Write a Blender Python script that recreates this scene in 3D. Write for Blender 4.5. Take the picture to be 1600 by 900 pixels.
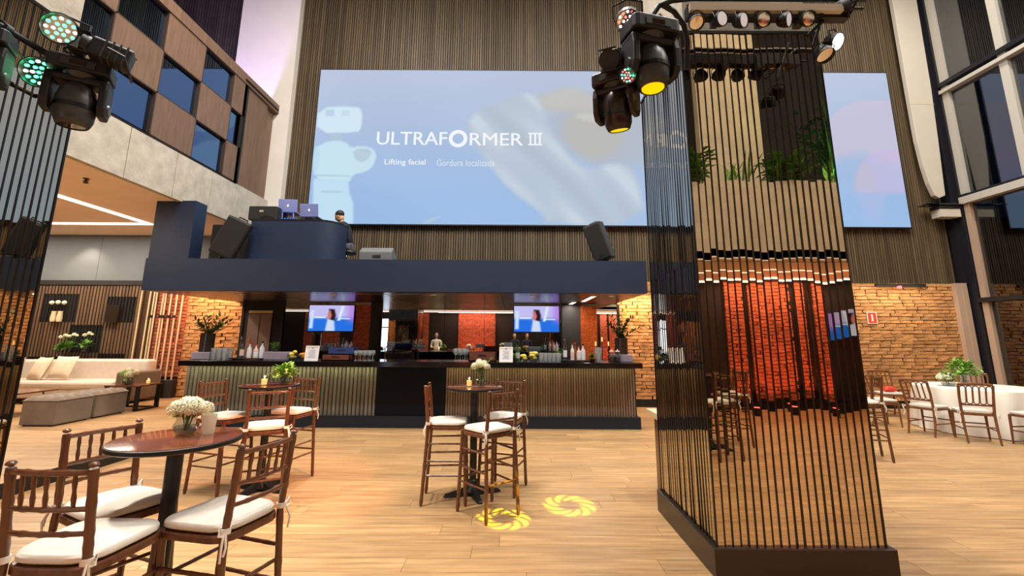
import bpy, bmesh, math, random
import numpy as np
from mathutils import Vector, Matrix, Euler
random.seed(7)
R = math.radians
for o in list(bpy.data.objects): bpy.data.objects.remove(o)
SC = bpy.context.scene
COL = SC.collection
PI = math.pi

# ------------------------------------------------------------------ camera, world, exposure
cam_d = bpy.data.cameras.new('camera'); CAM = bpy.data.objects.new('camera', cam_d); COL.objects.link(CAM)
cam_d.lens = 16.0; cam_d.sensor_width = 36.0; cam_d.shift_y = -62.1/1600.0
cam_d.clip_start = 0.05; cam_d.clip_end = 200
CAM.location = (0, 0, 1.6)
CAM.matrix_world = Matrix.Translation((0, 0, 1.6)) @ Matrix.Rotation(R(90+10.91), 4, 'X') @ Matrix.Rotation(R(0.35), 4, 'Z')
SC.camera = CAM
SC.view_settings.view_transform = 'Standard'; SC.view_settings.look = 'None'
SC.view_settings.exposure = 0.0; SC.view_settings.gamma = 1.0; SC.view_settings.use_curve_mapping = False
W = bpy.data.worlds.new('world'); SC.world = W; W.use_nodes = True
W.node_tree.nodes['Background'].inputs[0].default_value = (0.02, 0.03, 0.05, 1)
W.node_tree.nodes['Background'].inputs[1].default_value = 1.0
SC.cycles.max_bounces = 8; SC.cycles.diffuse_bounces = 4; SC.cycles.glossy_bounces = 5
SC.cycles.transmission_bounces = 5; SC.cycles.transparent_max_bounces = 40
SC.cycles.sample_clamp_indirect = 4.0; SC.cycles.caustics_reflective = False; SC.cycles.caustics_refractive = False
try: SC.cycles.use_denoising = True
except Exception: pass

# ------------------------------------------------------------------ helpers
def lin(c):
    return tuple(((x/255)/12.92 if x/255 <= .04045 else ((x/255+.055)/1.055)**2.4) for x in c)
def light(name, kind, loc, target, energy, color=(1, 1, 1), size=.5, size_y=None, spot=None, blend=.3, parent=None, shape=None):
    d = bpy.data.lights.new(name, kind); d.energy = energy; d.color = color
    if kind == 'AREA':
        d.size = size
        if shape: d.shape = shape
        if size_y: d.shape = 'RECTANGLE'; d.size_y = size_y
    else: d.shadow_soft_size = size
    if kind == 'SPOT': d.spot_size = R(spot); d.spot_blend = blend
    o = bpy.data.objects.new(name, d); COL.objects.link(o); o.location = loc
    o.rotation_euler = (Vector(target)-Vector(loc)).to_track_quat('-Z', 'Y').to_euler()
    if parent is not None:
        o.parent = parent; o.matrix_parent_inverse = parent.matrix_basis.inverted()
    return o

class NT:
    def __init__(s, name):
        s.m = bpy.data.materials.new(name); s.m.use_nodes = True
        s.t = s.m.node_tree; s.n = s.t.nodes; s.b = s.n['Principled BSDF']; s.out = s.n['Material Output']
    def node(s, t, **k):
        x = s.n.new(t)
        for a, b in k.items(): setattr(x, a, b)
        return x
    def link(s, a, b): s.t.links.new(a, b)
    def val(s, i, v): s.b.inputs[i].default_value = v
def mat(name, col, rough=.5, metal=0., var=0., vscale=6., stretch=(1, 1, 1), bump=0., bscale=40., island=0., spec=.5, emit=None, es=0., alpha=1., trans=0., ior=1.45, coat=0., coord='Object', sheen=0.):
    m = NT(name); c = lin(col)
    m.val('Base Color', c+(1,)); m.val('Roughness', rough); m.val('Metallic', metal); m.val('Specular IOR Level', spec)
    m.val('IOR', ior); m.val('Transmission Weight', trans); m.val('Coat Weight', coat); m.val('Sheen Weight', sheen)
    if emit: m.val('Emission Color', lin(emit)+(1,)); m.val('Emission Strength', es)
    if alpha < 1: m.val('Alpha', alpha)
    src = None
    if var or bump:
        tc = m.node('ShaderNodeTexCoord'); mp = m.node('ShaderNodeMapping'); mp.inputs['Scale'].default_value = stretch
        m.link(tc.outputs[coord], mp.inputs[0])
    if var:
        nz = m.node('ShaderNodeTexNoise'); nz.inputs['Scale'].default_value = vscale; nz.inputs['Detail'].default_value = 6
        m.link(mp.outputs[0], nz.inputs['Vector'])
        src = nz.outputs['Fac']
    if island:
        g = m.node('ShaderNodeNewGeometry'); oi = m.node('ShaderNodeObjectInfo')
        ad = m.node('ShaderNodeMath', operation='ADD'); m.link(g.outputs['Random Per Island'], ad.inputs[0]); m.link(oi.outputs['Random'], ad.inputs[1])
        fr = m.node('ShaderNodeMath', operation='FRACT'); m.link(ad.outputs[0], fr.inputs[0])
    if var or island:
        k = m.node('ShaderNodeMath', operation='ADD'); k.inputs[0].default_value = 1; k.inputs[1].default_value = 0
        last = None
        if var:
            mr = m.node('ShaderNodeMapRange'); mr.inputs[1].default_value = .3; mr.inputs[2].default_value = .7
            mr.inputs[3].default_value = 1-var; mr.inputs[4].default_value = 1+var; m.link(src, mr.inputs[0]); last = mr.outputs[0]
        if island:
            mr2 = m.node('ShaderNodeMapRange'); mr2.inputs[3].default_value = 1-island; mr2.inputs[4].default_value = 1+island
            m.link(fr.outputs[0], mr2.inputs[0])
            if last is not None:
                mu = m.node('ShaderNodeMath', operation='MULTIPLY'); m.link(last, mu.inputs[0]); m.link(mr2.outputs[0], mu.inputs[1]); last = mu.outputs[0]
            else: last = mr2.outputs[0]
        vm = m.node('ShaderNodeVectorMath', operation='SCALE'); vm.inputs[0].default_value = c; m.link(last, vm.inputs['Scale'])
        m.link(vm.outputs[0], m.b.inputs['Base Color'])
    if bump:
        nb = m.node('ShaderNodeTexNoise'); nb.inputs['Scale'].default_value = bscale; nb.inputs['Detail'].default_value = 4
        m.link(mp.outputs[0], nb.inputs['Vector'])
        bp = m.node('ShaderNodeBump'); bp.inputs['Strength'].default_value = bump; bp.inputs['Distance'].default_value = .02
        m.link(nb.outputs['Fac'], bp.inputs['Height']); m.link(bp.outputs[0], m.b.inputs['Normal'])
    return m.m
def emis(name, col, s):
    m = NT(name); m.n.remove(m.b); e = m.node('ShaderNodeEmission'); e.inputs[0].default_value = lin(col)+(1,); e.inputs[1].default_value = s
    m.link(e.outputs[0], m.out.inputs[0]); return m.m
def attr_emis(name, s):
    m = NT(name); m.n.remove(m.b); e = m.node('ShaderNodeEmission'); e.inputs[1].default_value = s
    a = m.node('ShaderNodeVertexColor'); a.layer_name = 'pic'; m.link(a.outputs[0], e.inputs[0])
    m.link(e.outputs[0], m.out.inputs[0]); return m.m
def glass(name, col=(235, 240, 240), refl=.12, rough=.02, tint=.85):
    # thin glass: see-through with a mirror share that rises towards grazing
    m = NT(name); m.n.remove(m.b)
    t = m.node('ShaderNodeBsdfTransparent'); t.inputs[0].default_value = tuple(x*tint for x in lin(col))+(1,)
    g = m.node('ShaderNodeBsdfGlossy'); g.inputs['Roughness'].default_value = rough; g.inputs[0].default_value = (1, 1, 1, 1)
    lw = m.node('ShaderNodeLayerWeight'); lw.inputs[0].default_value = .25
    mr = m.node('ShaderNodeMapRange'); mr.inputs[3].default_value = refl; mr.inputs[4].default_value = min(1, refl+.42); m.link(lw.outputs['Facing'], mr.inputs[0])
    mx = m.node('ShaderNodeMixShader'); m.link(mr.outputs[0], mx.inputs[0]); m.link(t.outputs[0], mx.inputs[1]); m.link(g.outputs[0], mx.inputs[2])
    m.link(mx.outputs[0], m.out.inputs[0]); return m.m
def mirror(name, col, rough=.01):
    m = NT(name); m.val('Base Color', lin(col)+(1,)); m.val('Metallic', 1.0); m.val('Roughness', rough); return m.m

class MB:
    def __init__(s): s.v = []; s.f = []
    def add(s, vs, fs):
        k = len(s.v); s.v += [tuple(p) for p in vs]; s.f += [tuple(i+k for i in f) for f in fs]; return s
    def bx(s, x0, x1, y0, y1, z0, z1):
        return s.add([(x0, y0, z0), (x1, y0, z0), (x1, y1, z0), (x0, y1, z0), (x0, y0, z1), (x1, y0, z1), (x1, y1, z1), (x0, y1, z1)],
                     [(0, 3, 2, 1), (4, 5, 6, 7), (0, 1, 5, 4), (1, 2, 6, 5), (2, 3, 7, 6), (3, 0, 4, 7)])
    def box(s, c, sz, rot=(0, 0, 0)):
        m = Matrix.Translation(c) @ Euler(rot).to_matrix().to_4x4()
        a, b, h = sz[0]/2, sz[1]/2, sz[2]/2
        vs = [m @ Vector(p) for p in [(-a, -b, -h), (a, -b, -h), (a, b, -h), (-a, b, -h), (-a, -b, h), (a, -b, h), (a, b, h), (-a, b, h)]]
        return s.add(vs, [(0, 3, 2, 1), (4, 5, 6, 7), (0, 1, 5, 4), (1, 2, 6, 5), (2, 3, 7, 6), (3, 0, 4, 7)])
    def tube(s, pts, r, n=8, caps=True, closed=False):
        pts = [Vector(p) for p in pts]; N = len(pts)
        rs = r if isinstance(r, (list, tuple)) else [r]*N
        vs = []; up = None
        for i, p in enumerate(pts):
            if closed: d = pts[(i+1) % N]-pts[i-1]
            else: d = pts[min(i+1, N-1)]-pts[max(i-1, 0)]
            if d.length < 1e-9: d = Vector((0, 0, 1))
            d.normalize()
            if up is None: up = Vector((0, 0, 1)) if abs(d.z) < .9 else Vector((0, 1, 0))
            a = d.cross(up)
            if a.length < 1e-4: a = d.cross(Vector((1, 0, 0)))
            a.normalize(); b = a.cross(d); up = b
            for k in range(n):
                t = 2*PI*k/n; vs.append(p+(a*math.cos(t)+b*math.sin(t))*rs[i])
        fs = []
        for i in range(N if closed else N-1):
            j = (i+1) % N
            for k in range(n): fs.append((i*n+k, i*n+(k+1) % n, j*n+(k+1) % n, j*n+k))
        if caps and not closed: fs.append(tuple(range(n-1, -1, -1))); fs.append(tuple((N-1)*n+k for k in range(n)))
        return s.add(vs, fs)
    def lathe(s, prof, c=(0, 0, 0), n=20, M=None):
        vs = []; fs = []
        for (r, z) in prof:
            for k in range(n):
                t = 2*PI*k/n; p = Vector((r*math.cos(t), r*math.sin(t), z))
                if M is not None: p = M @ p
                vs.append(p+Vector(c))
        for i in range(len(prof)-1):
            for k in range(n): fs.append((i*n+k, i*n+(k+1) % n, (i+1)*n+(k+1) % n, (i+1)*n+k))
        if prof[0][0] > 1e-5: fs.append(tuple(range(n-1, -1, -1)))
        if prof[-1][0] > 1e-5: fs.append(tuple((len(prof)-1)*n+k for k in range(n)))
        return s.add(vs, fs)
    def prism(s, poly, z0, z1, M=None):
        n = len(poly); vs = [Vector((x, y, z0)) for x, y in poly]+[Vector((x, y, z1)) for x, y in poly]
        if M is not None: vs = [M @ p for p in vs]
        return s.add(vs, [tuple(range(n-1, -1, -1)), tuple(range(n, 2*n))]+[(i, (i+1) % n, n+(i+1) % n, n+i) for i in range(n)])
    def xf(s, M): s.v = [tuple(M @ Vector(p)) for p in s.v]; return s
    def mesh(s, name, m, smooth=False):
        me = bpy.data.meshes.new(name); me.from_pydata(s.v, [], s.f); me.update()
        if smooth:
            me.polygons.foreach_set('use_smooth', [True]*len(me.polygons)); me.set_sharp_from_angle(angle=R(38))
        me.materials.append(m); return me
    def build(s, name, m, parent=None, smooth=False, loc=None, rot=None, bevel=0):
        o = bpy.data.objects.new(name, s.mesh(name, m, smooth)); COL.objects.link(o)
        if parent is not None: o.parent = parent
        if loc is not None: o.location = loc
        if rot is not None: o.rotation_euler = rot
        if bevel:
            b = o.modifiers.new('bevel', 'BEVEL'); b.width = bevel; b.segments = 2; b.limit_method = 'ANGLE'
        return o
def tag(o, label=None, cat=None, group=None, kind=None):
    if label: o['label'] = label
    if cat: o['category'] = cat
    if group: o['group'] = group
    if kind: o['kind'] = kind
    return o
def thing(name, label, cat, loc=(0, 0, 0), rz=0, group=None, rot=None):
    o = bpy.data.objects.new(name, None); COL.objects.link(o); o.empty_display_size = .1
    o.location = loc; o.rotation_euler = rot if rot else (0, 0, rz)
    return tag(o, label, cat, group)
def inst(name, me, parent, loc=(0, 0, 0), rot=(0, 0, 0), sc=None):
    o = bpy.data.objects.new(name, me); COL.objects.link(o); o.parent = parent; o.location = loc; o.rotation_euler = rot
    if sc: o.scale = sc
    return o
KIDS = {}
def copy_tree(o, parent=None):
    c = o.copy(); COL.objects.link(c); c.parent = parent
    for ch in list(o.children): copy_tree(ch, c)
    return c
def struct(o): o['kind'] = 'structure'; return o
def rrect(x0, x1, y0, y1, r, n=4):
    out = []
    for cx, cy, a in ((x1-r, y1-r, 0), (x0+r, y1-r, 90), (x0+r, y0+r, 180), (x1-r, y0+r, 270)):
        for k in range(n+1):
            t = R(a+90*k/n); out.append((cx+r*math.cos(t), cy+r*math.sin(t)))
    return out
def pillow(mb, sx, sy, sz, n=8, e=2.6):
    # soft square cushion centred on the origin
    vs = []; idx = {}
    for side in (1, -1):
        for i in range(n+1):
            for j in range(n+1):
                u, v = 2*i/n-1, 2*j/n-1
                h = ((1-abs(u)**e)*(1-abs(v)**e))**.5
                pin = 1-.06*(1-abs(u)**2)*(abs(v)**4)-.06*(1-abs(v)**2)*(abs(u)**4)
                vs.append((u*sx/2*pin, v*sy/2*pin, side*h*sz/2)); idx[side, i, j] = len(vs)-1
    fs = []
    for i in range(n):
        for j in range(n):
            a, b, c, d = idx[1, i, j], idx[1, i+1, j], idx[1, i+1, j+1], idx[1, i, j+1]; fs.append((a, b, c, d))
            a, b, c, d = idx[-1, i, j], idx[-1, i+1, j], idx[-1, i+1, j+1], idx[-1, i, j+1]; fs.append((d, c, b, a))
    return mb.add(vs, fs)
def blob(mb, c, r, n=6, sc=(1, 1, 1), jit=0.):
    vs = []; fs = []
    for i in range(n+1):
        t = PI*i/n
        for k in range(n*2):
            p = PI*k/n; q = 1+random.uniform(-jit, jit)
            vs.append((c[0]+r*q*math.sin(t)*math.cos(p)*sc[0], c[1]+r*q*math.sin(t)*math.sin(p)*sc[1], c[2]+r*q*math.cos(t)*sc[2]))
    m = n*2
    for i in range(n):
        for k in range(m): fs.append((i*m+k, (i+1)*m+k, (i+1)*m+(k+1) % m, i*m+(k+1) % m))
    return mb.add(vs, fs)
def leaf(mb, p, d, L, w, bend=.2, n=3):
    # pointed leaf from p along d
    p = Vector(p); d = Vector(d).normalized(); sd = d.cross(Vector((0, 0, 1)))
    if sd.length < .05: sd = Vector((1, 0, 0))
    sd.normalize(); up = sd.cross(d); vs = []; fs = []
    for i in range(n+1):
        t = i/n; wd = w*math.sin(PI*min(1, t*.85+.12))**.8*(1 if i < n else .05)
        c = p+d*L*t-up*bend*L*t*t; vs += [c-sd*wd, c+up*wd*.25*-1, c+sd*wd]
    for i in range(n):
        a = i*3; fs += [(a, a+1, a+4, a+3), (a+1, a+2, a+5, a+4)]
    return mb.add(vs, fs)

# ------------------------------------------------------------------ materials
M = {}
def wood_floor():
    m = NT('oak_plank'); tc = m.node('ShaderNodeTexCoord'); g = m.node('ShaderNodeNewGeometry'); oi = m.node('ShaderNodeObjectInfo')
    ad = m.node('ShaderNodeMath', operation='ADD'); m.link(g.outputs['Random Per Island'], ad.inputs[0]); m.link(oi.outputs['Random'], ad.inputs[1])
    fr = m.node('ShaderNodeMath', operation='FRACT'); m.link(ad.outputs[0], fr.inputs[0])
    sh = m.node('ShaderNodeVectorMath', operation='SCALE'); sh.inputs[0].default_value = (17, 9, 5); m.link(fr.outputs[0], sh.inputs['Scale'])
    av = m.node('ShaderNodeVectorMath', operation='ADD'); m.link(g.outputs['Position'], av.inputs[0]); m.link(sh.outputs[0], av.inputs[1])
    mp = m.node('ShaderNodeMapping'); mp.inputs['Scale'].default_value = (1.1, 15, 3); m.link(av.outputs[0], mp.inputs[0])
    n1 = m.node('ShaderNodeTexNoise'); n1.inputs['Scale'].default_value = 1.5; n1.inputs['Detail'].default_value = 7; n1.inputs['Roughness'].default_value = .6; m.link(mp.outputs[0], n1.inputs['Vector'])
    cr = m.node('ShaderNodeValToRGB'); e = cr.color_ramp.elements
    e[0].position = .28; e[0].color = lin((142, 108, 72))+(1,); e[1].position = .72; e[1].color = lin((196, 160, 114))+(1,)
    x = cr.color_ramp.elements.new(.5); x.color = lin((171, 135, 92))+(1,)
    m.link(n1.outputs['Fac'], cr.inputs[0])
    mr = m.node('ShaderNodeMapRange'); mr.inputs[3].default_value = .86; mr.inputs[4].default_value = 1.1; m.link(fr.outputs[0], mr.inputs[0])
    vm = m.node('ShaderNodeVectorMath', operation='SCALE'); m.link(cr.outputs[0], vm.inputs[0]); m.link(mr.outputs[0], vm.inputs['Scale'])
    m.link(vm.outputs[0], m.b.inputs['Base Color']); m.val('Roughness', .42); m.val('Specular IOR Level', .4)
    bp = m.node('ShaderNodeBump'); bp.inputs['Strength'].default_value = .12; bp.inputs['Distance'].default_value = .004; m.link(n1.outputs['Fac'], bp.inputs['Height']); m.link(bp.outputs[0], m.b.inputs['Normal'])
    return m.m
M['floor'] = wood_floor()
M['sub'] = mat('dark_subfloor', (70, 52, 36), .8)
M['black'] = mat('black_lacquer', (17, 18, 21), .38)
M['matblack'] = mat('matt_black_metal', (22, 22, 24), .5, var=.15, vscale=20)
M['navy'] = mat('blue_lit_slate_paint', (27, 42, 66), .5, var=.06, vscale=3)  # slate paint with the platform's blue light mixed into the colour
M['charcoal'] = mat('charcoal_paint', (70, 71, 74), .6, var=.05, vscale=2)
M['grey'] = mat('grey_plaster', (98, 101, 102), .8, var=.05, vscale=2)
M['white'] = mat('white_plaster', (224, 218, 208), .75, var=.03, vscale=2)
M['peach'] = mat('peach_soffit', (252, 232, 212), .85, var=.03, vscale=1.5)
M['concrete'] = mat('board_concrete', (186, 178, 162), .85, var=.16, vscale=5, stretch=(1, 1, 1), bump=.25, bscale=18)
M['conc_rear'] = mat('beige_concrete', (172, 160, 140), .8, var=.12, vscale=3)
M['cabwood'] = mat('walnut_veneer', (116, 90, 72), .5, var=.22, vscale=3, stretch=(9, 9, .6), island=.08)
M['cabdark'] = mat('walnut_recess', (62, 47, 38), .6, var=.15, vscale=4, stretch=(6, 6, .6))
M['slat'] = mat('olive_brown_slat', (88, 74, 53), .55, var=.25, vscale=3, stretch=(6, 6, .35), island=.32)
M['slatdark'] = mat('dark_slat', (52, 46, 42), .55, var=.2, vscale=3, island=.3)
M['slatwarm'] = mat('warm_brown_slat', (104, 78, 54), .5, var=.2, vscale=4, stretch=(6, 6, .4), island=.2)
M['gap'] = mat('dark_backing', (30, 25, 21), .8)
M['brick'] = mat('orange_brick', (186, 134, 82), .9, var=.25, vscale=9, bump=.9, bscale=26, island=.2)
M['mortar'] = mat('dark_mortar', (74, 50, 32), .95, var=.2, vscale=20)  # plain dark brown mortar colour
M['brick_red'] = mat('rear_brick', (176, 96, 66), .9, var=.22, vscale=9, bump=.8, bscale=26, island=.2)
M['fin'] = mat('black_fin', (12, 12, 13), .3)
M['mir'] = mirror('bronze_mirror', (198, 180, 154), .008)
M['mirs'] = mirror('smoked_mirror', (118, 118, 122), .008)
M['barmir'] = mirror('bar_mirror', (205, 208, 212), .006)
M['bronze'] = mat('bronze_plinth', (52, 42, 34), .32, metal=.4)
M['nicheglass'] = mirror('niche_glass', (96, 118, 148), .01)
M['mahog'] = mat('mahogany_stain', (92, 55, 34), .26, var=.22, vscale=9, stretch=(3, 3, .6), coat=.3)
M['cushion'] = mat('ivory_cotton', (208, 201, 188), .9, var=.04, vscale=12, bump=.15, bscale=30)
M['tie'] = mat('ivory_ribbon', (228, 222, 210), .85)
M['tabletop'] = mat('dark_cherry_top', (104, 56, 38), .16, var=.2, vscale=5, stretch=(1, 7, 1), coat=.4)
M['castiron'] = mat('black_cast_iron', (20, 21, 23), .42, bump=.1, bscale=60)
M['glass'] = glass('clear_glass', refl=.07, tint=.985)
def glass_white(name, share):
    src = glass(name, refl=.08, tint=.97); t = src.node_tree; out = t.nodes['Material Output']; sh = out.inputs[0].links[0].from_socket
    d = t.nodes.new('ShaderNodeBsdfDiffuse'); d.inputs[0].default_value = (.85, .87, .9, 1); mx = t.nodes.new('ShaderNodeMixShader'); mx.inputs[0].default_value = share
    t.links.new(sh, mx.inputs[1]); t.links.new(d.outputs[0], mx.inputs[2]); t.links.new(mx.outputs[0], out.inputs[0]); return src
M['glassw'] = glass_white('whitened_bar_glass', .16)  # white haze mixed into clear glass in place of highlights
M['pane'] = glass('window_pane', (190, 210, 220), refl=.08, tint=.45)
M['water'] = glass('water', (220, 235, 240), refl=.06, tint=.9)
M['ceramic'] = mat('milky_glass', (232, 228, 206), .25, emit=(250, 236, 200), es=.08)
M['candle'] = mat('glowing_candle', (250, 220, 160), .4, emit=(255, 196, 110), es=1.6)
M['flame'] = emis('flame', (255, 190, 90), 8)
M['leaf'] = mat('green_leaf', (86, 132, 44), .5, var=.3, vscale=14, island=.25)
M['leafdark'] = mat('dark_green_leaf', (48, 84, 40), .4, var=.3, vscale=12, island=.3)
M['leaflime'] = mat('lime_leaf', (132, 176, 70), .5, var=.25, vscale=14, island=.2)
M['petal'] = mat('cream_petal', (232, 230, 196), .7, var=.12, vscale=30, island=.12)
M['petalp'] = mat('blush_petal', (234, 226, 196), .7, var=.12, vscale=30, island=.12)
M['sofa'] = mat('beige_bouclé'.replace('é', 'e'), (206, 190, 170), .95, var=.06, vscale=30, sheen=.3)
M['sofaback'] = mat('pale_velour', (216, 202, 186), .9, var=.06, vscale=8, sheen=.3)
M['taupe'] = mat('taupe_velvet', (104, 86, 66), .85, var=.18, vscale=5, sheen=.5)
M['pillow'] = mat('cream_silk', (226, 208, 178), .55, var=.08, vscale=10)
M['cloth'] = mat('white_tablecloth', (226, 220, 206), .85, var=.03, vscale=6)
M['walnutchair'] = mat('walnut_chair', (112, 68, 38), .35, var=.2, vscale=9, stretch=(3, 3, .6), coat=.2)
M['chrome'] = mirror('chrome', (210, 210, 214), .12)
M['laptop'] = mat('silver_aluminium', (146, 162, 226), .35, metal=.2)
M['logo'] = emis('lit_logo', (255, 255, 255), 1.2)
M['skin'] = mat('skin', (196, 146, 112), .6)
M['hair'] = mat('dark_hair', (26, 20, 18), .6)
M['shirt'] = mat('dark_navy_shirt', (28, 30, 38), .85)
M['pants'] = mat('grey_trousers', (84, 84, 92), .85)
M['rubber'] = mat('black_grille', (26, 26, 26), .7, bump=.4, bscale=160)
M['spkbody'] = mat('speaker_cabinet', (38, 38, 36), .55)
M['steelw'] = mat('pale_mullion', (182, 176, 163), .5)
M['steelb'] = mat('black_steel', (24, 24, 30), .45)
M['panelw'] = mat('cream_panel', (200, 192, 176), .7, var=.03, vscale=2)
M['tanpost'] = mat('tan_post', (176, 150, 128), .6)
M['yellowlens'] = mat('yellow_lens', (230, 200, 10), .2, emit=(255, 214, 0), es=.9)
M['lens'] = mat('glass_lens', (70, 60, 48), .05, metal=.5)
M['gunmetal'] = mat('gunmetal_shell', (58, 60, 58), .4, var=.1, vscale=10)
M['ledg'] = emis('green_led', (60, 255, 170), 11)
M['ledr'] = emis('red_led', (255, 90, 90), 5)
M['ledw'] = emis('white_led', (255, 250, 240), 7)
M['silver'] = mirror('silver_reflector', (220, 210, 196), .18)
M['warmwhite'] = emis('warm_white_strip', (255, 236, 214), 3.2)
M['downl'] = emis('downlight_glow', (255, 240, 220), 9)
M['red'] = mat('sign_red', (214, 60, 40), .5)
M['signw'] = mat('sign_white', (240, 236, 226), .5)
M['paper'] = mat('white_card', (226, 228, 234), .7)
M['lilac'] = mat('pale_stone', (150, 142, 158), .6, var=.1, vscale=20)
M['darkglass'] = mat('dark_vase_glass', (54, 44, 42), .12, var=.2, vscale=30)
M['redwood'] = mat('reddish_box_wood', (110, 62, 48), .5, var=.2, vscale=8)
M['liquor'] = mat('amber_glass', (142, 84, 30), .1)
M['orange'] = mat('orange_fruit', (236, 150, 30), .5, var=.1, vscale=20)
M['lemon'] = mat('lemon_fruit', (232, 206, 84), .5, var=.1, vscale=20)
M['pinkw'] = mat('pink_label', (222, 190, 178), .6)
M['bottlew'] = mat('white_bottle', (222, 222, 226), .25)
M['doorsteel'] = mat('brushed_door', (138, 118, 106), .35, metal=.5, var=.1, vscale=8, stretch=(8, 8, .4))
M['beige'] = mat('beige_panel', (214, 190, 150), .7)
M['copper'] = mat('copper_mosaic', (210, 98, 36), .4, metal=.2, island=.3)
M['barslat'] = mat('grey_fluted_panel', (120, 123, 120), .45, var=.12, vscale=4, stretch=(4, 4, .4), island=.14)
M['barwood'] = mat('brown_fluted_panel', (134, 116, 104), .5, var=.16, vscale=4, stretch=(4, 4, .4), island=.18)
M['counter'] = mat('black_granite', (14, 14, 17), .12, spec=.6)
M['led_green'] = emis('lime_led_strip', (226, 226, 120), 2.2)

# ------------------------------------------------------------------ fill lamps added on the unseen ceiling to brighten the hall
ceil = struct(MB().bx(-13.4, 11.6, -4.0, 11.5, 11.8, 12.0).build('ceiling', M['charcoal']))
def ceiling_fill(x, y, e, col, label, z=11.8, aim=None):
    t = thing('ceiling_fill_light', label, 'light', (x, y, z), group='added hall ceiling fill lights')
    MB().lathe([(.0, -.02), (.34, -.02), (.38, -.10), (.40, -.10), (.40, 0), (0, 0)], n=20).build('housing', M['matblack'], t, True)
    MB().lathe([(0, -.045), (.33, -.045), (.33, -.04), (0, -.04)], n=20).build('diffuser', M['downl'], t)
    l = light('lamp_glow', 'AREA', (x, y, z-.16), aim or (x, y, 0), e, col, .7, shape='DISK', parent=t)
    return t
WARM = (1.0, .86, .70); NEUT = (1.0, .95, .89)
n = 0
for (x, y) in ((-3.2, 2.2), (1.2, 2.2), (5.6, 2.4), (9.0, 3.6), (-3.4, 6.0), (1.0, 6.0), (5.2, 6.4), (8.8, 7.6)):
    ceiling_fill(x, y, 340, NEUT, 'added round fill lamp on the unseen hall ceiling')
for (x, y, ax, ay, az, e) in ((-1, 4.4, -1, -.7, 3, 420), (5.4, 4.4, 5.4, -.7, 3.2, 520), (-3.0, 4.0, -3.0, 8.2, 2.6, 360), (2.0, 4.0, 3.0, 8.2, 2.6, 300)):  # floods added to brighten the rear fascia and the platform front
    ceiling_fill(x, y, e, NEUT, 'added flood lamp on the unseen ceiling, brightening the '+('rear gallery' if ay < 0 else 'bar platform'), aim=(ax, ay, az))

# ------------------------------------------------------------------ floor
def in_view(X, Y, Z):
    z = Z-1.6; p = R(10.91); f = Y*math.cos(p)+z*math.sin(p)
    if f < .3: return None
    return 800+X/f*711, 388-(-Y*math.sin(p)+z*math.cos(p))/f*711, f
floor = struct(MB().bx(-5.0, 11.2, -3.7, 11.15, -.12, -.012).build('floor', M['sub']))
PW, PL, G = .20, 1.83, .0015
planks = []
row = 0; y = -3.7
while y < 11.1:
    x = -5.0-random.uniform(0, PL)
    while x < 11.2:
        a, b = max(x, -5.0), min(x+PL, 11.2)
        if b-a > .02: planks.append((a, b, y, min(y+PW, 11.15)))
        x += PL
    y += PW
def area_seen(p):
    q = in_view((p[0]+p[1])/2, (p[2]+p[3])/2, 0)
    if not q or q[0] < -150 or q[0] > 1750 or q[1] > 990: return 0
    return (p[1]-p[0])/q[2]**3
planks.sort(key=area_seen, reverse=True)
pm = MB().bx(-.5, .5, -PW/2+G, PW/2-G, -.012, 0).mesh('plank', M['floor'])
for (a, b, y0, y1) in planks[:300]:
    inst('plank', pm, floor, ((a+b)/2, (y0+y1)/2, random.uniform(-.0004, .0004)), (0, 0, 0), (b-a-2*G, (y1-y0)/PW, 1))
fm = MB()
for (a, b, y0, y1) in planks[300:]: fm.bx(a+G, b-G, y0+G, y1-G, -.012, random.uniform(-.0004, .0004))
tag(fm.build('far_planks', M['floor'], floor), kind='stuff')
lf = struct(MB().bx(-13.3, -5.0, -3.7, 11.15, -.12, .138).build('floor_lounge', M['black']))
fm = MB(); y = -3.7
while y < 11.1:
    x = -13.3-random.uniform(0, PL)
    while x < -5.0:
        a, b = max(x, -13.3), min(x+PL, -5.0)
        if b-a > .02: fm.bx(a+G, b-G, y+G, min(y+PW, 11.15)-G, .138, .15)
        x += PL
    y += PW
tag(fm.build('planks', M['floor'], lf), kind='stuff')
tag(MB().bx(-5.0, -4.985, -3.7, 8.4, 0, .148).build('riser', M['black'], lf), 'black step riser')

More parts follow.
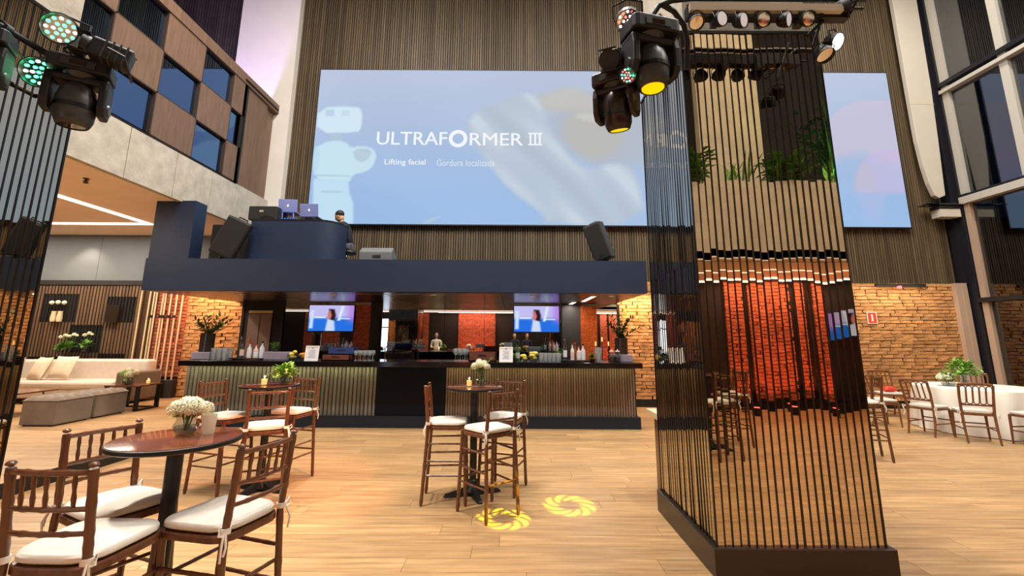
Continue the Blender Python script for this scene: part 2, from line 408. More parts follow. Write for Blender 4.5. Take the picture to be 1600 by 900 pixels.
# ------------------------------------------------------------------ brick walls
def brick_mesh(L, Hh, D, m):
    b = MB(); j = lambda s: random.uniform(-s, s)
    vs = []
    for zz in (-1, 1):
        for (sx, sy) in ((-1, -1), (1, -1), (1, 1), (-1, 1)):
            vs.append((sx*(L/2+j(.006)), (-D+j(.007) if sy < 0 else .01), zz*(Hh/2+j(.006))))
    b.add(vs, [(0, 3, 2, 1), (4, 5, 6, 7), (0, 1, 5, 4), (1, 2, 6, 5), (2, 3, 7, 6), (3, 0, 4, 7)])
    return b
def brick_wall(parent, x0, x1, z0, z1, Y, m, pick=lambda x, z: True, cap=300, face=-1, L=.25, Hh=.068, gap=.013):
    ms = [brick_mesh(L, Hh, .035, m).mesh('brick', m) for _ in range(6)]
    rest = MB(); cnt = 0; r = 0; z = z0+Hh/2+gap
    while z < z1-Hh*.4:
        x = x0-(L+gap)*(.5 if r % 2 else 0)-random.uniform(0, .05)
        while x < x1:
            a, b = max(x, x0), min(x+L, x1)
            if b-a > .04:
                cx = (a+b)/2; w = b-a
                if pick(cx, z) and cnt < cap:
                    cnt += 1
                    inst('brick', random.choice(ms), parent, (cx, Y+random.uniform(-.008, .008), z+random.uniform(-.004, .004)), (random.uniform(-.05, .05), random.uniform(-.012, .012), random.uniform(-.03, .03)), (w/L, 1, 1))
                else:
                    q = brick_mesh(w, Hh, .035, m); s = -face
                    rest.add([(vx+cx, Y+vy*s+random.uniform(-.004, .004), vz+z) for vx, vy, vz in q.v], q.f if s > 0 else [tuple(reversed(f)) for f in q.f])
            x += L+gap+random.uniform(-.02, .02)
        z += Hh+gap; r += 1
    if rest.v: tag(rest.build('bricks', m, parent), kind='stuff')
BW = 11.1
wbr = struct(MB().bx(2.55, 10.72, BW, BW+.1, 0, 2.92).build('wall_back_right', M['mortar']))
brick_wall(wbr, 2.55, 10.72, .16, 2.92, BW, M['brick'], lambda x, z: (x > 8.3 and z > .45) or (x < 3.2 and z < 1.1))
struct(MB().bx(2.5, 10.72, BW-.06, BW, 0, .16).build('baseboard_right', M['black']))
wbl = struct(MB().bx(-7.82, -6.45, BW, BW+.1, .15, 2.95).build('wall_back_left', M['mortar']))
brick_wall(wbl, -7.82, -6.45, .16, 2.95, BW, M['brick'])

# ------------------------------------------------------------------ back wall
wb = struct(MB().bx(-13.3, 11.4, BW+.12, BW+.4, 0, 11.8).build('wall_back', M['gap']))
def slats(name, x0, x1, z0, z1, Y, pitch, w, d, m, parent):
    b = MB(); x = x0
    while x < x1-w:
        b.bx(x, x+w, Y-d+random.uniform(-.004, .004), Y+.02, z0, z1); x += pitch
    return tag(b.build(name, m, parent), kind='stuff')
slats('wood_slats', -5.8, 10.95, 2.92, 11.8, BW+.1, .062, .044, .05, M['slat'], wb)
slats('dark_slats', -13.2, -7.4, 4.3, 11.8, BW+.1, .075, .05, .05, M['slatdark'], wb)
struct(MB().bx(-5.8, 10.95, BW+.06, BW+.1, 2.86, 2.93).build('trim_1', M['gap']))
struct(MB().bx(-7.38, -5.8, BW-.15, BW+.12, 4.0, 11.8).build('trim_2', M['white']))
wg = struct(MB().bx(-13.3, -6.3, BW-.02, BW+.12, 2.86, 4.02).build('wall_lounge_upper', M['grey']))
MB().bx(-10.18, -10.17, BW-.022, BW-.02, 2.86, 4.02).build('panel_joint', M['charcoal'], wg)
struct(MB().bx(-13.3, -7.8, BW-.06, BW-.0, 2.76, 2.87).build('trim_3', M['gap']))

# lounge mirror wall: the reflected cabinet modelled as slats and dark niches
ls = struct(MB().bx(-13.3, -7.82, BW+.02, BW+.12, .15, 2.78).build('wall_lounge', M['gap']))
NI = [(-11.32, -10.46, 1.86, 2.54), (-9.8, -9.1, 1.86, 2.48), (-10.6, -9.8, 1.15, 1.8), (-11.4, -10.62, .6, 1.05), (-9.82, -9.15, .7, 1.13)]
sl = MB(); x = -13.2
while x < -8.95:
    segs = [(.15, 2.78)]
    for (a, b, c, d) in NI:
        if a < x+.02 < b:
            ns = []
            for (s0, s1) in segs:
                if d <= s0 or c >= s1: ns.append((s0, s1)); continue
                if c > s0: ns.append((s0, c))
                if d < s1: ns.append((d, s1))
            segs = ns
    for s0, s1 in segs: sl.bx(x, x+.056, BW-.03, BW+.02, s0, s1)
    x += .078
tag(sl.build('wood_slats', M['slatwarm'], ls), kind='stuff')  # wood tone stands for what the mirror strips reflect
fins = MB(); x = -13.2-.022
while x < -8.95:
    fins.bx(x+.004, x+.018, BW-.042, BW+.02, .15, 2.78); x += .078
tag(fins.build('fins', M['gap'], ls), kind='stuff')
for (a, b, c, d) in NI:
    nb = MB(); nb.bx(a, b, BW+.0, BW+.02, c, d).build('reflected_niche', M['gap'], ls)
# bright strip of poles; the brick behind is a mirror reflection built solid
pb = struct(MB().bx(-8.95, -7.82, BW+.0, BW+.05, .15, 2.78).build('wall_lounge_reflected_brick', M['mortar']))
brick_wall(pb, -8.55, -7.82, .6, 2.7, BW, M['brick_red'], cap=0)
for x in (-8.93, -8.72, -8.62, -8.56, -8.40, -8.34, -8.21, -8.07, -7.93):
    p = MB().tube([(x, BW-.09, .5), (x, BW-.09, 2.74)], .018, 6).build('pole', M['beige'], pb, True)
for x in (-8.62, -8.40, -8.34, -8.21, -8.07):
    MB().bx(x-.03, x+.03, BW-.12, BW-.085, 1.98, 2.04).build('clamp', M['matblack'], pb)
struct(MB().bx(-8.95, -7.82, BW-.2, BW, .15, .55).build('trim_4', M['slatdark']))

# ------------------------------------------------------------------ lounge soffit, left gallery
so = struct(MB().bx(-13.3, -6.2, -3.7, BW, 4.01, 4.3).build('ceiling_lounge', M['peach']))
MB().bx(-8.14, -8.02, 2.0, 9.86, 3.99, 4.012).build('light_strip', M['warmwhite'], so)
MB().bx(-13.0, -8.02, 9.8, 9.92, 3.99, 4.012).build('light_strip', M['warmwhite'], so)
def downlight(x, y, z, label, e=25, col=WARM, cat='light', grp=None, r=.09, spot=100):
    t = thing('downlight', label, cat, (x, y, z), group=grp)
    MB().lathe([(r*.7, -.004), (r, -.012), (r*1.15, -.008), (r*1.15, 0), (r*.7, 0)], n=18).build('trim_ring', M['white'], t, True)
    MB().lathe([(0, -.004), (r*.7, -.004), (r*.7, 0), (0, 0)], n=18).build('bulb', M['downl'], t)
    light('lamp_glow', 'SPOT', (x, y, z-.03), (x, y, 0), e, col, .05, spot=spot, blend=.6, parent=t)
    return t
downlight(-8.58, 8.34, 4.02, 'recessed downlight beside the long light strip in lounge soffit', 60)
light('strip_glow', 'AREA', (-8.08, 6.0, 3.98), (-8.08, 6.0, 0), 170, (1, .88, .74), .1, 7.4, parent=so)
light('strip_glow', 'AREA', (-10.4, 9.86, 3.98), (-10.4, 9.86, 0), 210, (1, .88, .74), 4.6, .1, parent=so)
downlight(-10.4, 10.75, 4.02, 'recessed downlight washing the grey wall in the lounge', 90)
downlight(-6.9, 8.9, 4.02, 'recessed downlight over the lounge ottomans near the soffit edge', 90)
sp = thing('sprinkler', 'small brass sprinkler head hanging from the peach soffit', 'sprinkler', (-6.75, 6.88, 4.02))
MB().lathe([(.05, 0), (.05, -.01), (.015, -.02), (.015, -.07), (.04, -.08), (.04, -.085), (0, -.085)], n=12).build('head', M['bronze'], sp, True)
for s in (-1, 1): MB().tube([(s*.03, 0, -.02), (s*.035, 0, -.06), (0, 0, -.09)], .006, 5).build('arm', M['bronze'], sp)
wl = struct(MB().bx(-6.2, -6.12, 2.4, BW, 4.0, 4.87).build('wall_left', M['concrete']))
struct(MB().bx(-13.5, -13.3, -3.9, 11.5, 0, 11.8).build('wall_left_outer', M['slatwarm']))
ys = [2.4, 3.6, 4.7, 5.75, 6.80, 7.83, 8.82, 9.75, 10.6, BW]
for a, b in zip(ys, ys[1:]): MB().bx(-6.125, -6.10, a+.008, b-.008, 4.0, 4.87).build('concrete_panel', M['concrete'], wl)
struct(MB().bx(-6.6, -6.2, 2.4, 4.3, 4.87, 11.8).build('wall_left_pier', M['concrete']))
cab = thing('display_cabinet', 'walnut chequered display cabinet with reflecting square niches above concrete beam', 'cabinet', (-6.1, 5.63, 4.87))
YC = [4.3, 5.22, 6.19, 7.16, 8.14, 9.1, 9.6]; ZC = [4.88, 5.67, 6.45, 7.22]
MB().bx(-.6, -.2, -1.33, 3.97, 0, 2.55).build('carcass', M['cabdark'], cab)
MB().bx(-.2, .02, -1.33, 5.4, 7.22-4.87, 7.45-4.87).build('top_rail', M['cabwood'], cab)
MB().bx(-.2, .0, -1.33, 3.97, -.02, .03).build('bottom_rail', M['cabdark'], cab)
for i in range(6):
    for k in range(3):
        a, b = YC[i]-5.63, YC[i+1]-5.63; c, d = ZC[k]-4.87, ZC[k+1]-4.87
        if (i+k) % 2 == 0:
            fr = MB()
            fr.bx(-.2, 0, a, a+.02, c, d); fr.bx(-.2, 0, b-.02, b, c, d); fr.bx(-.2, 0, a, b, c, c+.02); fr.bx(-.2, 0, a, b, d-.02, d)
            f = fr.build('niche_frame', M['cabdark'], cab)
            MB().bx(-.075, -.065, a+.02, b-.02, c+.02, d-.02).build('niche_pane', M['nicheglass'], f)
        else: MB().bx(-.2, 0, a+.003, b-.003, c+.003, d-.003).build('panel', M['cabwood'], cab)
for a, b, dx in ((9.66, 10.5, -.02), (10.52, 10.93, -.10)):
    MB().bx(-.2+dx, dx, a-5.63, b-5.63, -.02, 7.34-4.87).build('sliding_panel', M['cabwood'], cab)
MB().bx(-.03, .0, 9.5-5.63, 9.66-5.63, 0, 2.4).build('shadow_gap', M['gap'], cab)
MB().tube([(.03, 9.45-5.63, 2.43), (.03, 10.9-5.63, 2.43)], .02, 6).build('track', M['matblack'], cab)

# ------------------------------------------------------------------ platform over the bar
pf = thing('mezzanine_platform', 'dark slate platform over the bar with the DJ booth on it', 'platform', (0, 8.1, 2.36))
MB().bx(-6.6, 2.42, 0, .16, 0, .58).build('fascia', M['navy'], pf)
MB().bx(-6.6, 2.42, .16, 2.98, .45, .575).build('deck', M['charcoal'], pf)
M['under'] = mat('dark_gloss_underside', (46, 40, 37), .25)
MB().bx(-6.6, 2.42, .16, 2.98, .0, .06).build('underside', M['under'], pf)
for x in (-4.6, -2.4, -.2, 1.2): MB().bx(x, x+.012, .16, 2.9, -.002, .001).build('seam', M['gap'], pf)
MB().bx(-6.6, 2.42, .5, .53, -.004, .001).build('seam', M['silver'], pf)
struct(MB().bx(-6.56, -5.84, 8.1, 8.42, 2.94, 4.02).build('wall_platform_pier', M['navy']))
struct(MB().bx(-5.98, -5.0, 8.85, 8.9, 2.94, 3.75).build('wall_platform_recess', M['gap']))
for (x, y0, y1) in ((1.56, 8.65, 10.0), (1.40, 10.2, 10.9)):
    t = thing('strip_light', 'white strip light under the platform '+('nearer the front edge' if y0 < 9 else 'close to the mirror'), 'light', (x, y0, 2.36), group='strip lights under the platform')
    MB().bx(-.06, .06, 0, y1-y0, -.012, 0).build('housing', M['white'], t)
    MB().bx(-.04, .04, .03, y1-y0-.03, -.016, -.012).build('diffuser', M['warmwhite'], t)
    light('lamp_glow', 'AREA', (x, (y0+y1)/2, 2.33), (x, (y0+y1)/2, 0), 10, NEUT, .1, y1-y0-.1, parent=t)

for x in (-5.2, -3.4, -1.5, .4, 1.9):  # downlights added to brighten the bottles and bar top
    downlight(x, 8.7, 2.36, 'added small downlight under the platform, brightening the bar top', 22, NEUT, grp='added downlights over the bar', r=.05, spot=120)

# ------------------------------------------------------------------ bar
M['plinth'] = mat('plinth_blue_reflection', (34, 42, 54), .45, spec=.25)  # bluish reflection put into the plinth's base colour
M['centre'] = mat('dark_navy_panel', (14, 22, 36), .5, spec=.15)
bar = thing('bar_counter', 'long bar counter with black granite top and fluted front', 'bar counter', (0, 8.5, 0))
MB().bx(-5.76, 2.27, -.4, .42, 1.06, 1.15).build('countertop', M['counter'], bar, bevel=.006)
def flute(x0, x1, z0, z1, pitch, m, name):
    b = MB(); x = x0
    while x < x1-pitch*.5:
        r = pitch*.42; cx = x+pitch/2; n = 5; vs = []
        for k in range(n+1):
            t = PI*k/n; vs.append((cx-r*math.cos(t), -r*.9*math.sin(t)))
        b.add([(a, c, z0) for a, c in vs]+[(a, c, z1) for a, c in vs], [(k, k+1, n+2+k, n+1+k) for k in range(n)])
        x += pitch
    o = b.build(name, m, bar, True); tag(o, kind='stuff'); return o
MB().bx(-5.86, 2.24, 0, .3, .19, 1.06).build('carcass', M['gap'], bar)
tag(flute(-5.86, -2.42, .2, 1.03, .072, M['barslat'], 'fluted_panel'), 'grey fluted front panel under lime light')
tag(flute(-1.18, 2.24, .2, 1.03, .046, M['barwood'], 'fluted_panel'), 'brown fluted front panel')
MB().bx(-2.42, -1.18, -.03, 0, .2, 1.05).build('centre_panel', M['centre'], bar)
MB().bx(-4.97, 2.29, -.06, .3, 0, .2).build('plinth', M['plinth'], bar)
for (a, b) in ((-5.8, -2.45), (-1.15, 2.2)):
    st = MB().bx(a, b, -.12, -.09, 1.045, 1.06).build('led_strip', M['led_green'], bar)
    light('led_glow', 'AREA', ((a+b)/2, 8.5-.12, 1.04), ((a+b)/2, 8.44, 0), 4.5 if a < -3 else 1.8, (1, .95, .5), b-a, .03, parent=bar)
bb = thing('back_bar', 'low dark back bar counter below the mirrors', 'bar counter', (0, 10.6, 0))
MB().bx(-6.4, 2.5, 0, .38, 0, .98).build('cupboards', M['gap'], bb)
MB().bx(-6.4, 2.5, -.05, .38, .98, 1.02).build('worktop', M['counter'], bb)
for x in [-6.4+.89*i for i in range(11)]: MB().bx(x-.006, x+.006, -.01, .01, .05, .97).build('joint', M['black'], bb)

# mirrors behind the bar
bm = thing('bar_mirror', 'wide wall mirror in black frames behind the bar', 'mirror', (0, 11.0, 1.02))
xs = [-5.42, -4.2, -3.14, -1.6, -.65, .7, 2.55]
for a, b in zip(xs, xs[1:]): MB().bx(a+.004, b-.004, 0, .02, 0, 1.34).build('mirror_panel', M['barmir'], bm)
for x in (-6.45, -5.5, -3.15, 1.18, 2.52): MB().bx(x, x+.06, -.02, .02, 0, 1.34).build('frame_post', M['black'], bm)
MB().bx(-3.36, -3.12, -.05, 0, 0, 1.34).build('dark_panel', M['slatdark'], bm)
MB().bx(1.2, 1.64, -.05, 0, 0, 1.34).build('dark_panel', M['slatdark'], bm)
for (a, b) in ((-3.74, -3.37), (1.64, 2.02)):
    cp = MB(); z = .0
    while z < 1.28:
        x = a
        while x < b-.01:
            cp.bx(x, x+.026, -.05+random.uniform(0, .008), -.01, z, z+.034); x += .03
        z += .038
    tag(cp.build('copper_mosaic', M['copper'], bm), 'copper coloured mosaic panel', kind='stuff')
d1 = struct(MB().bx(-6.4, -5.5, 11.0, 11.05, .15, 2.36).build('door_1', M['gap']))
for a, b in ((-6.28, -6.01), (-5.99, -5.72)): MB().bx(a, b, 10.985, 11.0, .15, 2.08).build('door_leaf', M['doorsteel'], d1)
MB().bx(-6.28, -5.72, 10.985, 11.0, 2.1, 2.16).build('beige_transom', M['beige'], d1)  # plain light beige transom panel

# televisions
def smooth(e0, e1, x): t = np.clip((x-e0)/(e1-e0), 0, 1); return t*t*(3-2*t)
def poly_mask(px, py, poly, soft):
    inside = np.zeros(px.shape, bool); dist = np.full(px.shape, 1e9)
    n = len(poly)
    for i in range(n):
        x0, y0 = poly[i]; x1, y1 = poly[(i+1) % n]
        c = ((y0 > py) != (y1 > py)) & (px < (x1-x0)*(py-y0)/((y1-y0) if y1 != y0 else 1e-9)+x0); inside ^= c
        dx, dy = x1-x0, y1-y0; L = dx*dx+dy*dy+1e-12
        t = np.clip(((px-x0)*dx+(py-y0)*dy)/L, 0, 1); dist = np.minimum(dist, np.hypot(px-x0-t*dx, py-y0-t*dy))
    sd = np.where(inside, dist, -dist)
    return smooth(-soft, soft, sd)
def picture(name, w, h, nx, ny, paint, m, parent, loc=(0, 0, 0)):
    # a flat picture: grid of the screen's size with one colour per vertex
    u, v = np.meshgrid(np.linspace(0, 1, nx+1), np.linspace(0, 1, ny+1)); u = u.ravel(); v = v.ravel()
    me = bpy.data.meshes.new(name)
    vs = np.stack([u*w, np.zeros_like(u), v*h], 1)
    i, j = np.meshgrid(np.arange(nx), np.arange(ny)); a = (j*(nx+1)+i).ravel()
    me.from_pydata(vs.tolist(), [], np.stack([a, a+1, a+nx+2, a+nx+1], 1).tolist())
    rgb = paint(u, v)/255.
    rgb = np.where(rgb <= .04045, rgb/12.92, ((rgb+.055)/1.055)**2.4)
    at = me.color_attributes.new('pic', 'FLOAT_COLOR', 'POINT')
    at.data.foreach_set('color', np.concatenate([rgb, np.ones((len(u), 1))], 1).astype(np.float32).ravel())
    me.materials.append(m); o = bpy.data.objects.new(name, me); COL.objects.link(o); o.parent = parent; o.location = loc
    return o
def over(base, mask, col): return base*(1-mask[:, None])+np.array(col, float)[None]*mask[:, None]
def tv_paint(u, v):
    c = np.zeros((len(u), 3)); t = smooth(.4, .62, v)[:, None]
    c = np.array([40, 112, 226.])*(1-t)+np.array([196, 190, 240.])*t
    c = over(c, smooth(.75, 1., u)*smooth(.2, .5, v)*.8, (176, 120, 226))
    c = over(c, poly_mask(u, v, [(.02, .1), (.10, .1), (.11, .8), (.03, .82)], .03), (206, 226, 250))
    c = over(c, poly_mask(u, v, [(.12, .5), (.38, .5), (.38, .56), (.12, .56)], .02), (226, 236, 255))
    c = over(c, poly_mask(u, v, [(.38, 0), (.42, .5), (.46, .62), (.56, .55), (.60, .0)], .03), (206, 218, 244))
    c = over(c, poly_mask(u, v, [(.46, .45), (.58, .40), (.60, .62), (.56, .85), (.44, .86)], .03), (48, 28, 38))
    c = over(c, poly_mask(u, v, [(.42, .48), (.48, .44), (.51, .60), (.47, .82), (.42, .72)], .02), (206, 120, 110))
    c = over(c, poly_mask(u, v, [(.64, .4), (.72, .98), (.78, .98), (.70, .4)], .02), (220, 236, 255))
    c = over(c, poly_mask(u, v, [(.66, .46), (.92, .46), (.92, .50), (.66, .50)], .015), (226, 240, 255))
    return c
M['tvpic'] = attr_emis('tv_picture', 1.0)
def tv(x0, z0, label, Y=10.9, w=1.06, h=.6, rz=0):
    t = thing('television', label, 'television', (x0, Y, z0), rz, group='televisions on the bar mirrors')
    MB().bx(-.02, w+.02, 0, .06, -.025, h+.02).build('casing', M['matblack'], t, bevel=.005)
    picture('screen', w, h, 88, 50, tv_paint, M['tvpic'], t, (0, -.004, 0))
    MB().bx(w*.35, w*.65, .06, .1, h*.3, h*.7).build('wall_bracket', M['matblack'], t)
    return t
tv(-4.80, 1.69, 'flat television playing a blue advert left of the copper mosaic strip')
tv(.06, 1.70, 'flat television playing a blue advert near the bar right end')

# ------------------------------------------------------------------ projection screen
SX0, SX1, SZ0, SZ1 = -5.12, 9.94, 4.32, 8.54
scr = thing('projection_screen', 'huge projection screen showing a pale blue advert above the bar', 'screen', (SX0, 11.02, SZ0))
SWd, SHt = SX1-SX0, SZ1-SZ0
MB().bx(-.03, SWd+.03, .005, .05, -.03, SHt+.03).build('border', M['matblack'], scr); MB().bx(.3, SWd-.3, .05, .13, .2, SHt-.2).build('mounting_frame', M['gap'], scr)
POLY = {'hair': [(0.91, 7.25), (1.62, 7.77), (3.46, 7.91), (3.59, 6.03), (2.44, 5.78), (1.3, 6.26), (0.9, 6.82)], 'handskin': [(0.5, 7.7), (1.03, 7.96), (1.63, 8.12), (2.09, 7.84), (2.5, 7.65), (2.2, 7.26), (1.32, 7.38), (0.79, 7.38)], 'face': [(1.43, 7.26), (1.91, 7.45), (2.61, 7.27), (2.94, 6.89), (2.68, 6.27), (2.04, 5.96), (1.48, 6.39), (1.25, 6.82)], 'eye': [(1.61, 7.29), (2.08, 7.36), (2.48, 7.11), (2.07, 7.07), (1.72, 7.17)], 'shirt': [(-1.22, 6.96), (-0.85, 7.46), (-0.33, 7.66), (0.32, 7.92), (0.62, 7.76), (0.79, 7.38), (0.96, 6.88), (1.25, 6.38), (1.64, 5.9), (2.09, 5.78), (2.56, 5.97), (3.18, 5.79), (3.28, 4.33), (0.83, 4.32), (0.77, 4.65), (-0.07, 5.23), (-0.59, 5.89), (-0.95, 6.37)], 'm_head': [(-5.11, 7.46), (-4.09, 7.49), (-3.93, 7.35), (-3.93, 6.88), (-4.03, 6.75), (-5.08, 6.73)], 'm_neck': [(-4.73, 6.73), (-4.41, 6.73), (-4.37, 6.44), (-4.7, 6.44)], 'm_body': [(-4.99, 6.38), (-4.77, 6.52), (-4.33, 6.51), (-4.15, 6.32), (-3.72, 6.35), (-3.5, 6.2), (-3.54, 5.87), (-3.73, 5.68), (-4.06, 5.62), (-4.13, 5.38), (-5.04, 5.38), (-5.09, 6.34)], 'm_arm': [(-4.15, 6.38), (-3.66, 6.37), (-3.49, 6.17), (-3.56, 5.84), (-3.84, 5.67), (-4.08, 5.67)], 'm_low': [(-5.05, 5.5), (-4.17, 5.47), (-4.12, 5.15), (-4.0, 4.85), (-3.96, 4.32), (-4.98, 4.31)], 'm_left': [(-5.11, 6.37), (-4.97, 6.34), (-4.94, 5.74), (-5.08, 5.56)], 'm_disp': [(-4.9, 7.39), (-4.68, 7.4), (-4.66, 7.21), (-4.88, 7.2)], 'm_disp2': [(-4.48, 7.38), (-4.28, 7.39), (-4.26, 7.21), (-4.46, 7.21)], 'm_hold': [(-4.11, 6.3), (-3.63, 6.32), (-3.64, 6.05), (-3.86, 5.93), (-4.04, 6.01)], 'm_line': [(-5.04, 5.6), (-4.12, 5.59), (-4.12, 5.55), (-5.03, 5.56)], 'm_dash': [(-4.82, 5.17), (-4.29, 5.16), (-4.29, 5.13), (-4.81, 5.13)], 'streak': [(-2.3, 4.33), (-1.86, 4.53), (-1.8, 4.51), (-2.13, 4.33)]}
def chaikin(p, n=2):
    for _ in range(n):
        q = []
        for a, b in zip(p, p[1:]+p[:1]): q += [(a[0]*.75+b[0]*.25, a[1]*.75+b[1]*.25), (a[0]*.25+b[0]*.75, a[1]*.25+b[1]*.75)]
        p = q
    return p
POLY = {k: chaikin(v, 1) if k not in ('m_disp', 'm_disp2', 'm_line', 'm_dash', 'm_low') else v for k, v in POLY.items()}
def scr_paint(u, v):
    X = u*SWd+SX0; Z = v*SHt+SZ0
    t = smooth(4.3, 8.6, Z)[:, None]
    c = np.array([158, 190, 230.])*(1-t)+np.array([186, 198, 222.])*t
    n1 = np.sin(X*.9+1.3*np.sin(Z*1.1))*np.sin(Z*1.3+X*.4)
    c += n1[:, None]*3
    wr = smooth(-1, 5, X)*smooth(9, 3.5, X); c = over(c, wr*.35, (186, 198, 214))
    c = over(c, poly_mask(X, Z, POLY['hair'], .35)*.8, (180, 186, 194))
    c = over(c, poly_mask(X, Z, POLY['handskin'], .18)*.9, (196, 194, 188))
    c = over(c, poly_mask(X, Z, POLY['face'], .18)*.85, (188, 186, 182))
    c = over(c, poly_mask(X, Z, POLY['eye'], .08)*.5, (214, 214, 210))
    m = poly_mask(X, Z, POLY['shirt'], .12)
    q = .75*X+.66*Z; p = .66*X-.75*Z; fold = .5+.3*np.sin(q*3.6+.9*np.sin(p*1.1)+.7*np.sin(q*1.7))+.2*np.sin(q*8.1+1.4*np.sin(p*.8+1))
    c = over(c, m*.85, (188, 200, 212)); c = over(c, m*smooth(.5, 1.0, fold)*.6, (214, 224, 232)); c = over(c, m*smooth(.5, .0, fold)*.25, (160, 172, 184))
    for k, col in (('m_head', (210, 232, 244)), ('m_neck', (180, 200, 216)), ('m_body', (200, 228, 242)), ('m_arm', (200, 226, 238)), ('m_low', (192, 224, 242)), ('m_left', (190, 222, 238))):
        c = over(c, poly_mask(X, Z, POLY[k], .04), col)
    for k, col in (('m_disp', (186, 208, 230)), ('m_disp2', (198, 220, 236)), ('m_hold', (184, 204, 220)), ('m_line', (172, 202, 220)), ('m_dash', (170, 196, 214))):
        c = over(c, poly_mask(X, Z, POLY[k], .025)*.9, col)
    c = over(c, poly_mask(X, Z, POLY['streak'], .05)*.6, (196, 206, 206))
    d1 = np.hypot(X-9.55, Z-6.05); ball = smooth(1.75, 1.7, d1)
    c = over(c, (X > 7.6)*ball*smooth(5.9, 6.3, Z-.12*np.sin(X*3))*.6, (212, 196, 214))
    d2 = np.hypot(X-9.75, Z-5.35); b2 = smooth(1.05, 1.0, d2)
    c = over(c, b2*smooth(5.1, 5.3, Z)*.6, (206, 188, 222))
    c = over(c, poly_mask(X, Z, [(8.6, 5.25), (9.25, 5.25), (9.2, 5.9), (9.0, 6.15), (8.75, 5.8)], .1)*.5, (196, 188, 204))
    c = over(c, poly_mask(X, Z, [(8.75, 5.15), (9.4, 5.15), (9.2, 4.6), (8.9, 4.6)], .25)*.35, (204, 190, 224))
    return np.clip(c, 0, 255)
M['scrpic'] = attr_emis('screen_picture', 1.0)
picture('picture', SWd, SHt, 640, 180, scr_paint, M['scrpic'], scr)
M['scrtext'] = emis('projected_white', (244, 247, 252), 1.0); M['scrtext2'] = emis('projected_pale', (220, 228, 240), 1.0)
def text(body, x0, x1, z0, z1, Y, m, name, parent, bold=0., font=None):
    cu = bpy.data.curves.new(name, 'FONT'); cu.body = body; cu.size = 1; cu.extrude = .002; cu.resolution_u = 3
    o = bpy.data.objects.new(name, cu); COL.objects.link(o); bpy.context.view_layer.update()
    me = bpy.data.meshes.new_from_object(o); bpy.data.objects.remove(o)
    vs = np.array([v.co[:] for v in me.vertices]); a, b = vs.min(0), vs.max(0)
    for v in me.vertices:
        v.co = (x0+(v.co.x-a[0])/(b[0]-a[0])*(x1-x0), Y-v.co.z, z0+(v.co.y-a[1])/(b[1]-a[1])*(z1-z0))
    if bold:
        bmm = bmesh.new(); bmm.from_mesh(me); base = list(bmm.verts)+list(bmm.edges)+list(bmm.faces); bd = bold*(z1-z0)*2.2
        r_ = bmesh.ops.duplicate(bmm, geom=base); bmesh.ops.translate(bmm, vec=(bd, 0.0005, 0), verts=[g for g in r_['geom'] if isinstance(g, bmesh.types.BMVert)])
        bmm.to_mesh(me); bmm.free()
    me.materials.clear(); me.materials.append(m)
    q = bpy.data.objects.new(name, me); COL.objects.link(q); q.parent = parent; return q
TX = [('ULTRAF', -3.51, -1.7, 6.42, 6.78, 'scrtext', 0.012), ('RMER', -1.11, 0.26, 6.42, 6.76, 'scrtext', 0.012), ('Lifting facial', -3.27, -2.23, 5.84, 6.03, 'scrtext', 0.008), ('Gordura localizada', -1.94, -0.46, 5.85, 6.03, 'scrtext2', 0.0), ('3.8', -4.69, -4.5, 7.08, 7.17, 'scrtext2', 0)]
for (body, x0, x1, z0, z1, mk, bd) in TX:
    text(body, x0-SX0, x1-SX0, z0-SZ0, z1-SZ0, -.006, M[mk], 'lettering', scr, bd)
ox, oz, orr = (-1.41, 6.6, 0.24)
rg = MB().lathe([(orr*.60, -.003), (orr, -.003), (orr, .003), (orr*.60, .003), (orr*.60, -.003)], n=40, M=Matrix.Rotation(PI/2, 4, 'X'), c=(ox-SX0, -.006, oz-SZ0))
rg.f = rg.f[:-2]; rg.build('lettering', M['scrtext'], scr)
iz0, iz1, ix = (6.43, 6.77, (0.4, 0.76))
for i in range(3):
    b = MB(); xx = ix[0]+(ix[1]-ix[0])*(i+.5)/3-SX0; w = (ix[1]-ix[0])/3
    b.bx(xx-w*.2, xx+w*.2, -.008, -.004, iz0-SZ0, iz1-SZ0)
    b.bx(xx-w*.5, xx+w*.5, -.008, -.004, iz0-SZ0, iz0-SZ0+.035); b.bx(xx-w*.5, xx+w*.5, -.008, -.004, iz1-SZ0-.035, iz1-SZ0)
    b.build('lettering', M['scrtext'], scr)

